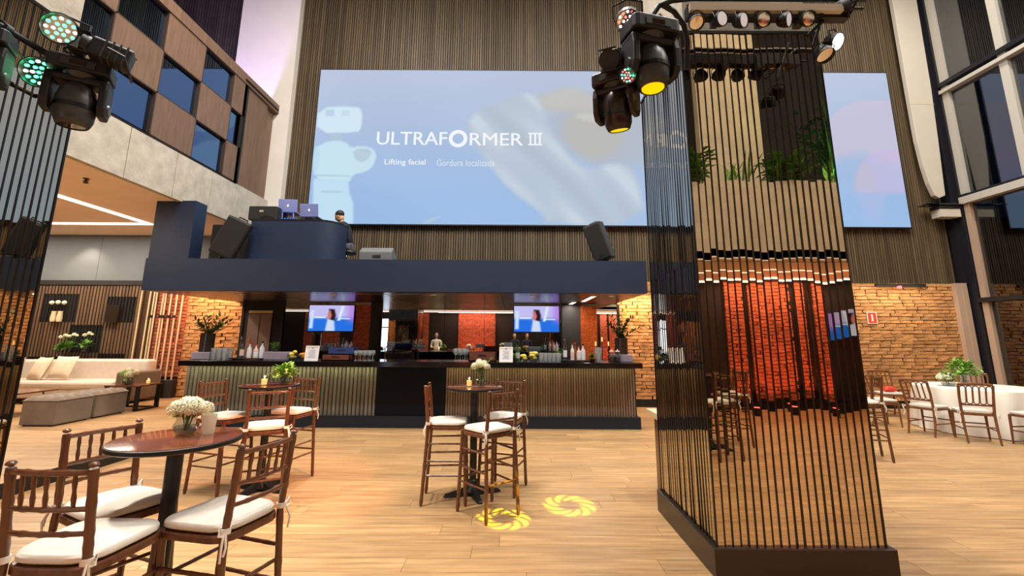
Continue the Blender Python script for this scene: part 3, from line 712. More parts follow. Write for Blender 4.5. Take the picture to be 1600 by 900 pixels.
# ------------------------------------------------------------------ clad columns
def column(x0, label, seed, y0=3.45):
    rnd = random.Random(seed)
    x1, y1, zb, zs, zt = x0+1.16, y0+1.18, .19, 2.17, 4.13
    t = thing('column', label, 'column', ((x0+x1)/2, (y0+y1)/2, 0))
    hx, hy = .58, .59
    MB().bx(-hx+.05, hx-.05, -hy+.05, hy-.05, 0, 11.8).build('concrete_core', M['concrete'], t)
    MB().bx(-hx-.035, hx+.05, -hy-.035, hy+.035, 0, zb).build('plinth', M['bronze'], t, bevel=.006)
    MB().bx(-hx-.01, hx+.01, -hy-.01, hy+.01, zt, zt+.025).build('cap', M['fin'], t)
    n = 21; p = 2*hx/n
    strips = {}
    for nm, a, b in (('lo', zb, zs), ('hi', zs+.004, zt)):
        strips[nm] = MB().bx(-p/2+.004, p/2-.004, 0, .008, -(b-a)/2, (b-a)/2).mesh('mirror_strip', M['mir']), (a+b)/2
    fin = MB().bx(-.006, .006, -.003, .012, zb, zt).mesh('fin', M['fin'])
    for side in range(4):
        ang = side*PI/2; c, s = math.cos(ang), math.sin(ang)
        dist = hy if side % 2 == 0 else hx
        for i in range(n):
            u = -hx+p*(i+.5)
            for nm in ('lo', 'hi'):
                me, zc = strips[nm]
                x, y = u, -dist
                inst('mirror_strip', me, t, (c*x-s*y, s*x+c*y, zc), (rnd.uniform(-.0045, .0045), 0, ang+rnd.uniform(-.003, .003)))
        for i in range(n+1):
            x, y = -hx+p*i, -dist
            inst('fin', fin, t, (c*x-s*y, s*x+c*y, 0), (0, 0, ang))
    return t
column(1.42, 'square column clad in bronze mirror strips right of the bar', 3)
column(-4.91, 'square column clad in mirror strips at the left edge of the picture', 5, 2.42)
dk = thing('reception_desk', 'narrow light wood desk half hidden behind the mirrored column', 'desk', (1.55, 4.75, 0))
MB().bx(0.02, .9, .02, .5, 0, .76).build('body', M['walnutchair'], dk)
MB().bx(-.05, .95, -.03, .55, .76, .82).build('top', M['beige'], dk)
MB().lathe([(0, 0), (.03, 0), (.03, .09), (.012, .12), (.012, .15), (0, .15)], (0.02, .1, .82), 10).build('sanitiser_pump', M['glass'], dk, True)

# ------------------------------------------------------------------ right glass wall
cw = struct(MB().bx(11.05, 11.3, 10.8, 11.16, 0, 11.8).build('wall_right', M['steelb']))
MY = [10.72, 9.32, 7.8, 6.3, 4.8, 3.3, 1.8, .3, -1.2, -2.7, -3.7]
for i, yy in enumerate(MY):
    MB().bx(11.1, 11.28, yy-.09, yy+.09, 5.1, 11.8).build('mullion', M['steelw'], cw)
    MB().bx(11.1, 11.28, yy-.08, yy+.06, 0, 5.0).build('mullion', M['tanpost'], cw)
for z, h, m in ((8.03, .1, 'steelb'), (7.84, .09, 'steelw'), (4.93, .17, 'steelw'), (5.05, .03, 'steelb'), (2.5, .1, 'steelb')):
    MB().bx(11.02, 11.26, -3.7, 10.8, z-h/2, z+h/2).build('transom', M[m], cw)
k = 0
for a, b in zip(MY, MY[1:]):
    for z0, z1 in ((0, 2.45), (2.55, 4.85), (5.07, 7.8), (8.08, 11.8)):
        k += 1
        struct(MB().bx(11.18, 11.20, b+.07, a-.07, z0, z1).build('window_%d' % k, M['pane']))
MB().bx(10.98, 11.05, 10.95, 11.16, 2.9, 11.8).build('edge_profile', M['steelb'], cw)
# cream tapering panel hanging beside the glass
pn = thing('curved_panel', 'tall cream panel with rounded lower edge between slats and glass wall', 'panel', (0, 10.92, 0))
prof = [(10.30, 11.8), (10.98, 11.8), (10.92, 8.0), (10.86, 6.6), (10.78, 5.1), (10.62, 5.03), (10.52, 5.1), (10.43, 5.4), (10.36, 5.9), (10.31, 6.6), (10.30, 7.8)]
MB().prism(prof, -.06, .06, Matrix.Rotation(PI/2, 4, 'X')).build('sheet', M['panelw'], pn, bevel=.01)
MB().bx(10.29, 10.92, -.064, -.06, 7.56, 7.575).build('seam', M['beige'], pn)
lg = thing('glass_ledge', 'thin glass ledge with cream end box under the curved panel', 'ledge', (10.2, 10.75, 4.84))
MB().bx(0, .84, 0, .3, 0, .02).build('ledge_sheet', M['pane'], lg)
MB().bx(.32, .82, .05, .3, -.30, -.1).build('end_box', M['panelw'], lg)
MB().bx(.3, .84, .04, .3, -.1, -.02).build('dark_band', M['steelb'], lg)
struct(MB().bx(10.72, 10.98, 10.95, 11.2, 0, 2.92).build('trim_5', M['tanpost']))
MB().bx(10.86, 10.98, 10.94, 10.95, .0, 2.92).build('edge', M['tanpost'], bpy.data.objects['trim_5'])
# what stands outside the glass
ex = thing('exterior_wall', 'pink lit brick wall outside the glass on the right', 'wall', (0, 0, 0))
MB().bx(14.0, 14.3, 3, 24, 0, 5).build('wall_body', M['mortar'], ex)
eb = MB()
for r in range(46):
    y = 5.0+(.14 if r % 2 else 0)
    while y < 19: eb.bx(13.96+random.uniform(-.006, .006), 14.01, y, y+.26, r*.085+.03, r*.085+.1); y += .275
tag(eb.build('bricks', M['brick_red'], ex), kind='stuff')
struct(MB().bx(11.3, 40, -10, 40, -.3, -.05).build('ground_outside', M['charcoal']))
ul = thing('uplight', 'pink floor uplight outside against the brick wall', 'light', (13.4, 11.0, -.05))
MB().lathe([(0, 0), (.09, 0), (.11, .1), (0, .1)], n=14).build('can', M['matblack'], ul, True)
MB().lathe([(0, .101), (.08, .101), (.08, .104), (0, .104)], n=14).build('lens', M['ledr'], ul)
light('lamp_glow', 'SPOT', (13.4, 11.0, .08), (14.0, 11.5, 1.4), 420, (1, .25, .5), .1, spot=130, blend=.7, parent=ul)

# ------------------------------------------------------------------ the end of the hall behind the camera (seen in the mirrors)
RW = -3.7
wr = struct(MB().bx(-13.3, 11.3, RW-.2, RW-.05, 0, 11.8).build('wall_rear', M['gap']))
for (a, b) in ((4.93, 5.32), (5.43, 6.48), (6.62, 6.82), (6.95, 7.2), (-2.95, -.9), (-8.0, -4.6), (8.3, 9.3), (-11.5, -9.5)):
    holes = [(-7.25, -6.6), (-5.95, -5.2)] if a == -8.0 else []
    seg = []; x = a
    for h0, h1 in holes: seg.append((x, h0)); x = h1
    seg.append((x, b))
    for s0, s1 in seg:
        p = MB().bx(s0, s1, RW-.05, RW, .2, 2.87).build('brick_pier', M['mortar'], wr)
        brick_wall(p, s0, s1, .22, 2.86, RW, M['brick_red'], cap=0, face=1)
struct(MB().bx(-13.3, 11.3, RW-.05, RW+.03, 0, .2).build('baseboard_rear', M['black']))
M['daylight'] = emis('bright_doorway', (226, 240, 255), 5)
for i, (h0, h1) in enumerate(((-7.25, -6.6), (-5.95, -5.2))):
    w = struct(MB().bx(h0, h1, RW-.06, RW-.04, .2, 2.5).build('window_%d' % (60+i), M['daylight']))
    MB().bx(h0, h1, RW-.04, RW, 2.0, 2.06).build('glazing_bar', M['steelb'], w); MB().bx(h0, h0+.04, RW-.04, RW, .2, 2.5).build('glazing_bar', M['steelb'], w)
sr = struct(MB().bx(-13.3, 11.3, RW-.05, -.72, 2.9, 3.05).build('ceiling_rear', M['white']))
MB().bx(-13.0, 11.0, -3.5, -3.42, 2.87, 2.9).build('cove_strip', M['warmwhite'], sr)
MB().bx(-13.0, 11.0, -2.2, -2.14, 2.89, 2.901).build('cove_strip', M['warmwhite'], sr)
struct(MB().bx(-13.3, 11.3, -.9, -.72, 2.92, 4.18).build('wall_rear_fascia', M['conc_rear']))
struct(MB().bx(-13.3, -4.9, -.72, -.6, 3.72, 9.5).build('wall_rear_left', M['conc_rear']))
struct(MB().bx(3.9, 5.2, -2.2, -1.9, 4.0, 11.8).build('wall_rear_pier', M['conc_rear']))
light('rear_cove', 'AREA', (3, -3.2, 2.84), (3, -3.2, 0), 120, (1, .78, .6), 14, .2, parent=sr)
light('rear_wash', 'AREA', (6.1, -3.35, 2.84), (6.1, -3.7, 1.2), 60, (1, .5, .34), 2.6, .06, parent=sr)
light('rear_wash', 'AREA', (-1.9, -3.35, 2.84), (-1.9, -3.7, 1.2), 60, (1, .4, .3), 2.0, .06, parent=sr)
for (x, e) in ((5.2, 60), (6.0, 90), (6.9, 60), (-1.9, 200), (-6.3, 90), (8.8, 60)):
    t = thing('floor_uplight', 'red uplight at the foot of the rear brick pier', 'light', (x, RW+.45, 0), group='red uplights along the rear wall')
    MB().lathe([(0, 0), (.1, 0), (.12, .16), (0, .16)], n=14).build('can', M['matblack'], t, True)
    MB().lathe([(0, .161), (.09, .161), (.09, .165), (0, .165)], n=14).build('lens', M['ledr'], t)
    light('lamp_glow', 'SPOT', (x, RW+.45, .2), (x, RW, 2.0), e, (1, .30, .16), .08, spot=120, blend=.6, parent=t)
tv(7.25, 1.6, 'television on the rear wall behind the photographer', Y=RW+.12)
t = bpy.data.objects['television.002'] if 'television.002' in bpy.data.objects else None
if t: t.rotation_euler = (0, 0, PI); t.location = (8.3, RW+.15, 1.6)
# planter on the rear gallery
def shrub(name, label, x, y, z, h, n, m, spread=.5, blade=True, cat='plant', grp=None):
    t = thing(name, label, cat, (x, y, z), group=grp)
    st = MB()
    for k in range(n):
        a = random.uniform(0, 2*PI); l = random.uniform(.5, 1)*h; d = Vector((math.cos(a)*spread, math.sin(a)*spread, 1)).normalized()
        b = (random.uniform(-.2, .2), random.uniform(-.1, .1), 0)
        leaf(st, b, d, l, min(.03, .03*h) if blade else .02, .25, 4)
        if not blade:
            for q in range(7):
                p = Vector(b)+d*l*(.25+.1*q); a2 = random.uniform(0, 2*PI); leaf(st, p, (math.cos(a2), math.sin(a2), .3), .3, .05, .3)
    tag(st.build('foliage', m, t), kind='stuff')
    return t
pl = thing('gallery_planter', 'long planter box on the rear gallery edge', 'planter', (0, -.95, 4.18))
MB().bx(-4, 10.5, -.2, .2, 0.002, .12).build('box', M['conc_rear'], pl)
for i in range(8):
    x = 2.4+i*.85
    shrub('gallery_plant', 'green plant growing along the rear gallery planter', x, -.95, 4.28, random.uniform(.6, 1.0), 18, M['leaf'], .3, i % 2 == 0, grp='plants along the rear gallery')
for i in range(1):
    shrub('palm', 'tall palm rising behind the rear gallery edge', 6.8+i*1.35, -1.9, 4.15, 2.9, 60, M['leafdark'], .28, i % 2 == 1, grp='palms on the rear gallery')
gl = thing('garden_spot', 'green spotlight among the gallery palms', 'light', (5.9, -.8, 4.3))
MB().lathe([(0, 0), (.04, 0), (.06, .08), (0, .08)], n=12).build('can', M['matblack'], gl, True)
light('lamp_glow', 'SPOT', (5.9, -.8, 4.42), (6.3, -1.6, 6.0), 120, (.3, 1, .3), .05, spot=120, blend=.6, parent=gl)

# ------------------------------------------------------------------ bar stools
def ringed(p0, p1, r, rings, n=16):
    p0, p1 = Vector(p0), Vector(p1); pts = []; rs = []
    for i in range(n+1):
        t = i/n; pts.append(p0.lerp(p1, t)); rs.append(r)
    for q in rings:
        k = min(range(n+1), key=lambda i: abs(i/n-q)); rs[k] = r*1.12
    return pts, rs
def seat_outline(fw, bw, d, r=.06):
    base = [(-bw/2, -d/2), (bw/2, -d/2), (fw/2, d/2), (-fw/2, d/2)]; out = []
    for i in range(4):
        a, b, c = Vector(base[i-1]), Vector(base[i]), Vector(base[(i+1) % 4])
        p = b+(a-b).normalized()*r; q = b+(c-b).normalized()*r
        for k in range(6):
            t = k/5; out.append(tuple(p*(1-t)**2+b*2*t*(1-t)+q*t*t))
    return out
def make_stool(label):
    t = thing('bar_stool', label, 'bar stool', group='mahogany bar stools')
    m = M['mahog']; SH = .72
    for s in (-1, 1):
        b = MB(); pts, rs = [], []
        path = [((s*.182, -.225, 0), (s*.165, -.185, SH)), ((s*.165, -.185, SH), (s*.165, -.225, 1.085))]
        a, c = ringed(*path[0], .0165, (.08, .34, .5, .66, .95), 18); pts += a; rs += c
        a, c = ringed(*path[1], .0165, (.2, .36, .62, .95), 14); pts += a[1:]; rs += c[1:]
        rs[0] = .0125; b.tube(pts, rs, 10); blob(b, (s*.165, -.228, 1.100), .0185, 6, (1, 1, .6))
        b.build('back_post', m, t, True)
        b = MB(); a, c = ringed((s*.20, .20, 0), (s*.183, .17, SH), .0165, (.08, .3, .42, .58, .95), 18); c[0] = .0125; b.tube(a, c, 10).build('leg', m, t, True)
    def rail(z, y, r, nm='back_rail'):
        pts = [(x/8*.165, y-.018*(1-(x/8)**2), z) for x in range(-8, 9)]; MB().tube(pts, [r*1.25 if k % 4 == 0 else r for k in range(17)], 8).build(nm, m, t, True)
    rail(1.07, -.224, .0115, 'top_rail'); rail(.935, -.209, .010); rail(.845, -.199, .010)
    for k in range(5):
        x = (k-2)*.052; y0, y1 = -.224-.018*(1-(x/.165)**2), -.209-.018*(1-(x/.165)**2)
        MB().tube([(x, y0+(y1-y0)*q, 1.07+(.935-1.07)*q) for q in (0, .3, .5, .7, 1)], [.0065, .0095, .0065, .0095, .0065], 7).build('spindle', m, t, True)
    o = seat_outline(.41, .36, .39, .10); MB().prism(o, SH-.035, SH).build('seat', m, t, bevel=.008)
    c = seat_outline(.40, .345, .38, .11); b = MB(); lv = [(.93, 0), (1, .010), (1.0, .026), (.96, .036), (.80, .043), (.4, .046)]
    vs = []; N = len(c)
    for sc, z in lv: vs += [(x*sc, y*sc, SH+.004+z) for x, y in c]
    fs = [(i*N+k, i*N+(k+1) % N, (i+1)*N+(k+1) % N, (i+1)*N+k) for i in range(len(lv)-1) for k in range(N)]
    fs += [tuple(range(N-1, -1, -1)), tuple((len(lv)-1)*N+k for k in range(N))]
    cu = b.add(vs, fs).build('cushion', M['cushion'], t, True)
    for s in (-1, 1):
        b = MB(); b.lathe([(.019, -.012), (.023, -.012), (.023, .012), (.019, .012), (.019, -.012)], (s*.166, -.188, SH+.025), 12)
        b.tube([(s*.185, -.19, SH+.02), (s*.21, -.2, SH+.05), (s*.215, -.205, SH+.02), (s*.19, -.2, SH+.01)], .005, 5)
        b.tube([(s*.185, -.2, SH+.02), (s*.205, -.215, SH-.04), (s*.2, -.21, SH-.09)], .005, 5)
        b.tube([(s*.18, -.205, SH+.02), (s*.19, -.225, SH-.03), (s*.195, -.22, SH-.065)], .005, 5)
        b.build('tie', M['tie'], cu, True)
    def st(p0, p1):
        a, c = ringed(p0, p1, .009, (.2, .4, .6, .8), 10); MB().tube(a, c, 7).build('stretcher', m, t, True)
    def L(s, z): k = z/SH; return (s*(.20-.017*k), .20-.03*k, z)
    def B(s, z): k = z/SH; return (s*(.182-.017*k), -.225+.04*k, z)
    for s in (-1, 1):
        st(L(s, .56), B(s, .56)); st(L(s, .40), B(s, .40)); st(L(s, .27), B(s, .27))
    st(L(-1, .50), L(1, .50)); st(L(-1, .30), L(1, .30)); st(B(-1, .50), B(1, .50)); st(B(-1, .30), B(1, .30))
    return t
ST = [(-1.78, 2.13, -.02, 'mahogany bar stool nearest the camera with its back turned, left corner'),
      (-2.04, 2.57, -2.0, 'mahogany bar stool at the near left table on its lounge side'),
      (-1.40, 2.43, 1.30, 'dark bar stool at the near left table on its right side'),
      (-3.06, 5.15, -1.82, 'bar stool left of the far left cocktail table before the fluted bar'),
      (-2.35, 4.62, .48, 'bar stool with its back to the camera at the far left cocktail table'),
      (-2.52, 5.48, 2.88, 'bar stool behind the far left cocktail table facing the camera'),
      (-.64, 4.92, -1.52, 'bar stool seen from the side, left of the middle cocktail table'),
      (-.21, 4.58, .69, 'bar stool in front of the middle cocktail table with yellow light on it'),
      (-.08, 5.22, 2.79, 'bar stool behind the middle cocktail table, ribbon hanging down'),
      (4.85, 6.6, 1.23, 'lone bar stool right of the mirrored column'),
      (2.6, -.25, -.9, 'bar stool behind the camera seen left in the column mirror'), (3.3, -.35, 1.5, 'bar stool behind the camera on the far side of its table'), (2.85, .35, 3.0, 'bar stool behind the camera between table and column')]
proto = make_stool(ST[0][3])
for i, (x, y, a, lb) in enumerate(ST):
    o = proto if i == 0 else copy_tree(proto)
    o.location = (x, y, 0); o.rotation_euler = (0, 0, a); o['label'] = lb

# ------------------------------------------------------------------ cocktail tables
def make_table(label):
    t = thing('cocktail_table', label, 'table', group='tall cocktail tables'); zt = 1.066
    MB().lathe([(0, zt-.03), (.29, zt-.03), (.295, zt-.026), (.295, zt-.001), (.29, zt), (0, zt)], n=56).build('table_top', M['tabletop'], t, True)
    MB().lathe([(.293, zt-.028), (.30, zt-.024), (.30, zt-.006), (.293, zt-.002), (.293, zt-.028)], n=56).build('edge_band', M['castiron'], t, True)
    MB().lathe([(0, zt-.045), (.15, zt-.045), (.15, zt-.03), (0, zt-.03)], n=20).build('mount_plate', M['castiron'], t, True)
    MB().lathe([(.038, .10), (.038, zt-.045)], n=20).build('pole', M['castiron'], t, True)
    MB().lathe([(.08, .03), (.075, .06), (.055, .09), (.05, .14), (.04, .15), (.038, .15)], n=20).build('hub', M['castiron'], t, True)
    for k in range(4):
        a = k*PI/2+.35; ca, sa = math.cos(a), math.sin(a); b = MB()
        pr = [(.04, .09, .035), (.12, .062, .034), (.22, .04, .03), (.28, .03, .026), (.30, .012, .018)]
        vs = []
        for r_, z_, w_ in pr:
            for (u, zz) in ((-w_, 0.0), (-w_*.6, z_), (w_*.6, z_), (w_, 0.0)): vs.append((ca*r_-sa*u, sa*r_+ca*u, max(zz, .0)))
        fs = [(i*4+j, i*4+j+1, i*4+5+j, i*4+4+j) for i in range(4) for j in range(3)]+[(i*4+3, i*4, i*4+4, i*4+7) for i in range(4)]+[(0, 1, 2, 3), (19, 18, 17, 16)]
        b.add(vs, fs).build('base_foot', M['castiron'], t, True)
    return t
TB = [(-.39, 5.07, 'tall round cocktail table in the middle of the floor'), (-1.75, 2.54, 'tall round cocktail table nearest the camera, lower left'), (-2.63, 5.16, 'tall round cocktail table before the grey fluted bar front'), (2.95, -.25, 'tall round cocktail table behind the camera')]
tp = make_table(TB[0][2])
for i, (x, y, lb) in enumerate(TB):
    o = tp if i == 0 else copy_tree(tp); o.location = (x, y, 0); o['label'] = lb; o.rotation_euler = (0, 0, (0, .4, .9, .2)[i])

# ------------------------------------------------------------------ flowers and candles
def floret_ball(mb, c, r, n, fr):
    for k in range(n):
        z = 1-1.55*(k+.5)/n; a = k*2.39996; q = math.sqrt(max(0, 1-z*z)); d = Vector((q*math.cos(a), q*math.sin(a), z))
        p = Vector(c)+d*r*random.uniform(.85, 1.08); u = d.orthogonal().normalized(); v = d.cross(u)
        rot = random.uniform(0, PI); vs = [p+d*fr*.15]
        for j in range(8):
            t = rot+j*PI/4; rr = fr*(1 if j % 2 == 0 else .55); vs.append(p+(u*math.cos(t)+v*math.sin(t))*rr+d*(fr*.35 if j % 2 == 0 else 0))
        mb.add(vs, [(0, 1+j, 1+(j+1) % 8) for j in range(8)])
def vase_flowers(name, label, loc, vase, blooms, leaves, bm, leafm='leaf', leafL=.11, spread=1.0):
    t = thing(name, label, 'flowers', loc)
    v = MB().lathe(vase, n=28).build('vase', M['glass'], t, True)
    top = max(z for r, z in vase); rb = max(r for r, z in vase)
    MB().lathe([(0, .012), (rb*.8, .014), (rb*.92, top*.35), (rb*.85, top*.5), (0, top*.5)], n=24).build('water', M['water'], t, True)
    sm = MB()
    for (x, y, z, r) in blooms: sm.tube([(x*.1, y*.1, .02), (x*.35, y*.35, top), (x, y, z)], .004, 5)
    sm.build('stems', M['leaf'], t, True)
    for (x, y, z, r) in blooms:
        b = MB(); blob(b, (x, y, z), r*.8, 5); floret_ball(b, (x, y, z), r, 70, r*.30); b.build('bloom', bm if not isinstance(bm, list) else random.choice(bm), t)
    if leaves:
        lm = MB()
        for k in range(leaves):
            a = random.uniform(0, 2*PI); e = random.uniform(.1, 1.3); d = Vector((math.cos(a)*math.cos(e), math.sin(a)*math.cos(e), math.sin(e)))
            p = Vector((0, 0, top))+d*random.uniform(.01, .06)*spread; d = d+Vector((random.uniform(-.9, .9), random.uniform(-.9, .9), random.uniform(-.6, .9))); leaf(lm, p, d, leafL*random.uniform(.7, 1.3), leafL*.34, .45)
        tag(lm.build('leaves', M[leafm], t), kind='stuff')
    return t
TZ = 1.066
bowl = [(0, 0), (.04, 0), (.055, .02), (.062, .045), (.05, .07), (.046, .08), (.052, .088)]
vase_flowers('flower_bowl', 'cream hydrangeas in a round glass bowl on the nearest table', (-1.77, 2.62, TZ), bowl,
             [(-.05, -.01, .13, .045), (.03, -.03, .14, .05), (.07, .03, .125, .042), (0, .05, .14, .045), (-.01, -.0, .155, .04)], 8, [M['petal'], M['petalp']], 'leaflime', .06)
vase_flowers('flower_vase', 'bright green leafy posy in a glass bowl on the far left table', (-2.47, 5.14, TZ), bowl,
             [(-.04, 0, .14, .03), (.04, .03, .15, .03), (.02, -.05, .13, .026)], 300, M['petal'], 'leaflime', .05, 2.2)
vz = [(0, 0), (.03, 0), (.05, .03), (.058, .06), (.045, .095), (.024, .115), (.022, .13), (.032, .14)]
fv = vase_flowers('flower_vase', 'white flowers in a round necked glass vase on the middle table', (-.32, 5.02, TZ), vz,
             [(-.07, 0, .21, .04), (-.02, -.04, .23, .04), (.03, .02, .23, .042), (-.03, .04, .25, .036), (.06, -.02, .21, .034)], 14, M['petal'], 'leaf', .07)
sp_ = MB(); sp_.tube([(.02, 0, .2), (.06, 0, .26), (.11, 0, .30)], .003, 5)
for k in range(6): leaf(sp_, (.05+.012*k, 0, .24+.012*k), (.3, (-1)**k*.8, .5), .04, .012, .2)
sp_.build('sprig', M['leaf'], fv)
def candle_cup(label, loc, milky=False, h=.09, r=.033):
    t = thing('candle', label, 'candle', loc)
    MB().lathe([(0, 0), (r*.8, 0), (r*.85, .005), (r, h), (r*.94, h), (r*.8, .008), (0, .008)], n=20).build('cup', M['ceramic'] if milky else M['glass'], t, True)
    MB().lathe([(0, .009), (r*.78, .009), (r*.84, h*.7), (0, h*.68)], n=18).build('wax', M['cushion'] if milky else M['candle'], t, True)
    if not milky:
        MB().lathe([(0, h*.7), (.006, h*.78), (.004, h*.95), (0, h*1.1)], n=8).build('flame', M['flame'], t, True)
        light('flame_glow', 'POINT', (loc[0], loc[1], loc[2]+h), (0, 0, 0), .6, (1, .65, .3), .01, parent=t)
    else:
        MB().tube([(-r*.5, 0, h*.95), (-r*.2, 0, h*1.15), (r*.3, 0, h*1.1)], .004, 6).build('wire_handle', M['chrome'], t, True)
    return t
candle_cup('milky glass candle cup standing on the nearest table', (-1.66, 2.64, TZ), True, .10, .037)
candle_cup('lit candle glass beside the leafy posy on the far left table', (-2.64, 5.05, TZ), False, .095, .036)
candle_cup('lit candle glass beside the white flowers on the middle table', (-.45, 5.06, TZ), False)

# ------------------------------------------------------------------ lounge
F0 = .15
so_ = thing('sofa', 'long beige lounge sofa against the slatted wall', 'sofa', (-9.5, 10.3, F0))
MB().bx(-1.9, 1.28, -.45, .45, .12, .30).build('base', M['sofa'], so_, bevel=.03)
MB().bx(-1.9, 1.22, -.48, .30, .30, .46).build('seat_cushion', M['sofa'], so_, bevel=.05)
MB().bx(-1.9, -.62, .26, .5, .28, .86).build('back_cushion', M['sofaback'], so_, bevel=.05)
MB().bx(-.6, 1.34, .26, .5, .28, .88).build('back_cushion', M['sofaback'], so_, bevel=.05)
MB().bx(1.24, 1.50, -.46, .5, .05, .66).build('armrest', M['taupe'], so_, bevel=.04)
for x in (-1.8, -.2, 1.2):
    for y in (-.4, .4): MB().lathe([(.025, 0), (.03, .12)], (x, y, 0), 10).build('leg', M['matblack'], so_, True)
for i, (x, y, z, sx, rz, lb) in enumerate(((-9.75, 10.22, .87, .52, -.1, 'large cream scatter cushion nearest the sofa middle'), (-10.22, 10.20, .85, .50, -.35, 'cream scatter cushion standing second from the sofa middle'),
                                           (-10.66, 10.08, .85, .46, -.5, 'beige scatter cushion leaning at the sofa left end'))):
    pillow(MB(), sx, .5, .17, 10).build('scatter_cushion', M['pillow'], None, True, (x, y, z), (R(70), 0, rz))
    o = COL.objects[-1]; tag(o, lb, 'cushion', 'scatter cushions on the sofa')
def ottoman(y0, y1, lb):
    t = thing('ottoman', lb, 'ottoman', (-7.5, (y0+y1)/2, F0), group='taupe ottomans'); h = (y1-y0)/2
    MB().bx(-.27, .27, -h, h, .02, .39).build('body', M['taupe'], t, bevel=.015)
    b = MB(); nx, ny = 14, 18; vs = []
    for i in range(nx+1):
        for j in range(ny+1):
            u, v = i/nx, j/ny; e = min(1, 7*min(u, 1-u, v, 1-v))**.5
            tuft = .022*abs(math.sin(u*3*PI))*abs(math.sin(v*4*PI))
            vs.append((-.275+.55*u, -h+2*h*v, .39+(.05+tuft)*e))
    b.add(vs, [(i*(ny+1)+j, (i+1)*(ny+1)+j, (i+1)*(ny+1)+j+1, i*(ny+1)+j+1) for i in range(nx) for j in range(ny)])
    b.build('tufted_top', M['taupe'], t, True)
    MB().tube([(-.275, -h, .388), (.275, -h, .388), (.275, h, .388), (-.275, h, .388)], .008, 6, closed=True).build('piping', M['taupe'], t, True)
    for sx in (-1, 1):
        for sy in (-1, 1): MB().lathe([(.02, 0), (.025, .03)], (sx*.22, sy*(h-.05), 0), 8).build('foot', M['matblack'], t)
ottoman(7.58, 8.24, 'front taupe velvet ottoman nearest the step'); ottoman(8.30, 8.96, 'rear taupe velvet ottoman next to the side table')
ct = thing('coffee_table', 'low dark coffee table with thin legs before the sofa', 'table', (-9.2, 8.6, F0))
MB().bx(-.75, .62, -.4, .4, .39, .415).build('table_top', M['tabletop'], ct, bevel=.004)
for sx in (-.6, .5):
    for sy in (-.3, .3): MB().tube([(sx*1.05, sy*1.05, 0), (sx*.9, sy*.9, .39)], .012, 6).build('leg', M['cabdark'], ct, True)
MB().tube([(-.6, -.3, .1), (.5, -.3, .1)], .009, 6).build('stretcher', M['cabdark'], ct)
candle_cup('candle glass on the low coffee table before the sofa', (-9.0, 8.5, F0+.416), False, .08)
sd = thing('side_table', 'black framed side table beside the sofa armrest', 'table', (-7.45, 9.35, F0))
MB().bx(-.34, .34, -.3, .3, .45, .475).build('table_top', M['tabletop'], sd, bevel=.004)
for sx in (-.3, .3):
    for sy in (-.26, .26): MB().bx(sx-.035, sx+.035, sy-.02, sy+.02, 0, .45).build('leg', M['matblack'], sd)
for sx in (-.3, .3): MB().bx(sx-.035, sx+.035, -.26, .26, 0, .03).build('runner', M['matblack'], sd)
MB().bx(-.3, .3, .24, .28, 0, .03).build('runner', M['matblack'], sd)
vase_flowers('flower_bowl', 'lime and cream hydrangeas on the lounge side table', (-7.5, 9.25, F0+.475), [(0, 0), (.07, 0), (.1, .03), (.11, .08), (.09, .12), (.095, .13)],
             [(-.08, 0, .2, .07), (.04, -.05, .19, .07), (.08, .05, .22, .06), (-.02, .07, .24, .06), (0, 0, .26, .06)], 20, [M['petal'], M['leaflime']], 'leaflime', .1)
candle_cup('lit candle on the lounge side table', (-7.22, 9.4, F0+.475), False, .1, .04)
# things reflected in the lounge mirror wall, modelled as solid objects
for i, (x, z, k) in enumerate(((-11.05, 2.32, 0), (-10.9, 2.33, 0), (-10.75, 2.32, 0), (-10.95, 1.93, 1), (-10.8, 1.93, 1), (-9.45, 1.93, 2), (-10.3, 1.22, 3), (-9.95, 1.25, 3), (-10.5, 1.2, 4), (-9.5, .78, 5), (-9.3, .78, 5))):
    y = 11.0
    if k == 0:
        b = MB(); blob(b, (0, 0, .05), .05, 6); o = b.build('reflected_bloom', M['petal'], None, True, (x, y, z-.05)); tag(o, 'reflected white bloom modelled in the upper left lounge niche', 'flower', 'reflected white blooms modelled in the lounge niche')
    elif k == 1: o = MB().lathe([(.05, 0), (.06, .08), (.045, .22), (.05, .25)], n=12).build('jar', M['beige'], None, True, (x, y, z-.06)); tag(o, 'reflected beige jar modelled in the upper left lounge niche', 'jar', 'reflected beige jars modelled in the lounge niche')
    elif k == 2: o = MB().bx(-.25, .05, -.02, .02, 0, .42).build('reflected_panel', M['bronze'], None, loc=(x, y, z-.07)); tag(o, 'reflected gold panel modelled in the right lounge niche', 'panel')
    elif k in (3, 4):
        o = vase_flowers('reflected_orchid', 'reflected orchid plant modelled in the middle lounge niche, '+('left pot' if x < -10.4 else 'centre pot' if x < -10.1 else 'right pot'), (x, y-.13, z-.07), [(0, 0), (.05, 0), (.06, .12), (.055, .13)], [(-.05, 0, .38, .04), (.05, 0, .42, .04), (.12, 0, .40, .03)], 20, M['petal'], 'leaf', .14)
    else: o = MB().lathe([(.03, 0), (.04, .02), (.04, .12), (.015, .2), (.015, .26), (0, .26)], n=12).build('bottle', M['darkglass'], None, True, (x, y, z-.08)); tag(o, 'reflected dark bottle modelled in the low lounge niche', 'bottle', 'reflected bottles modelled in the low lounge niche')

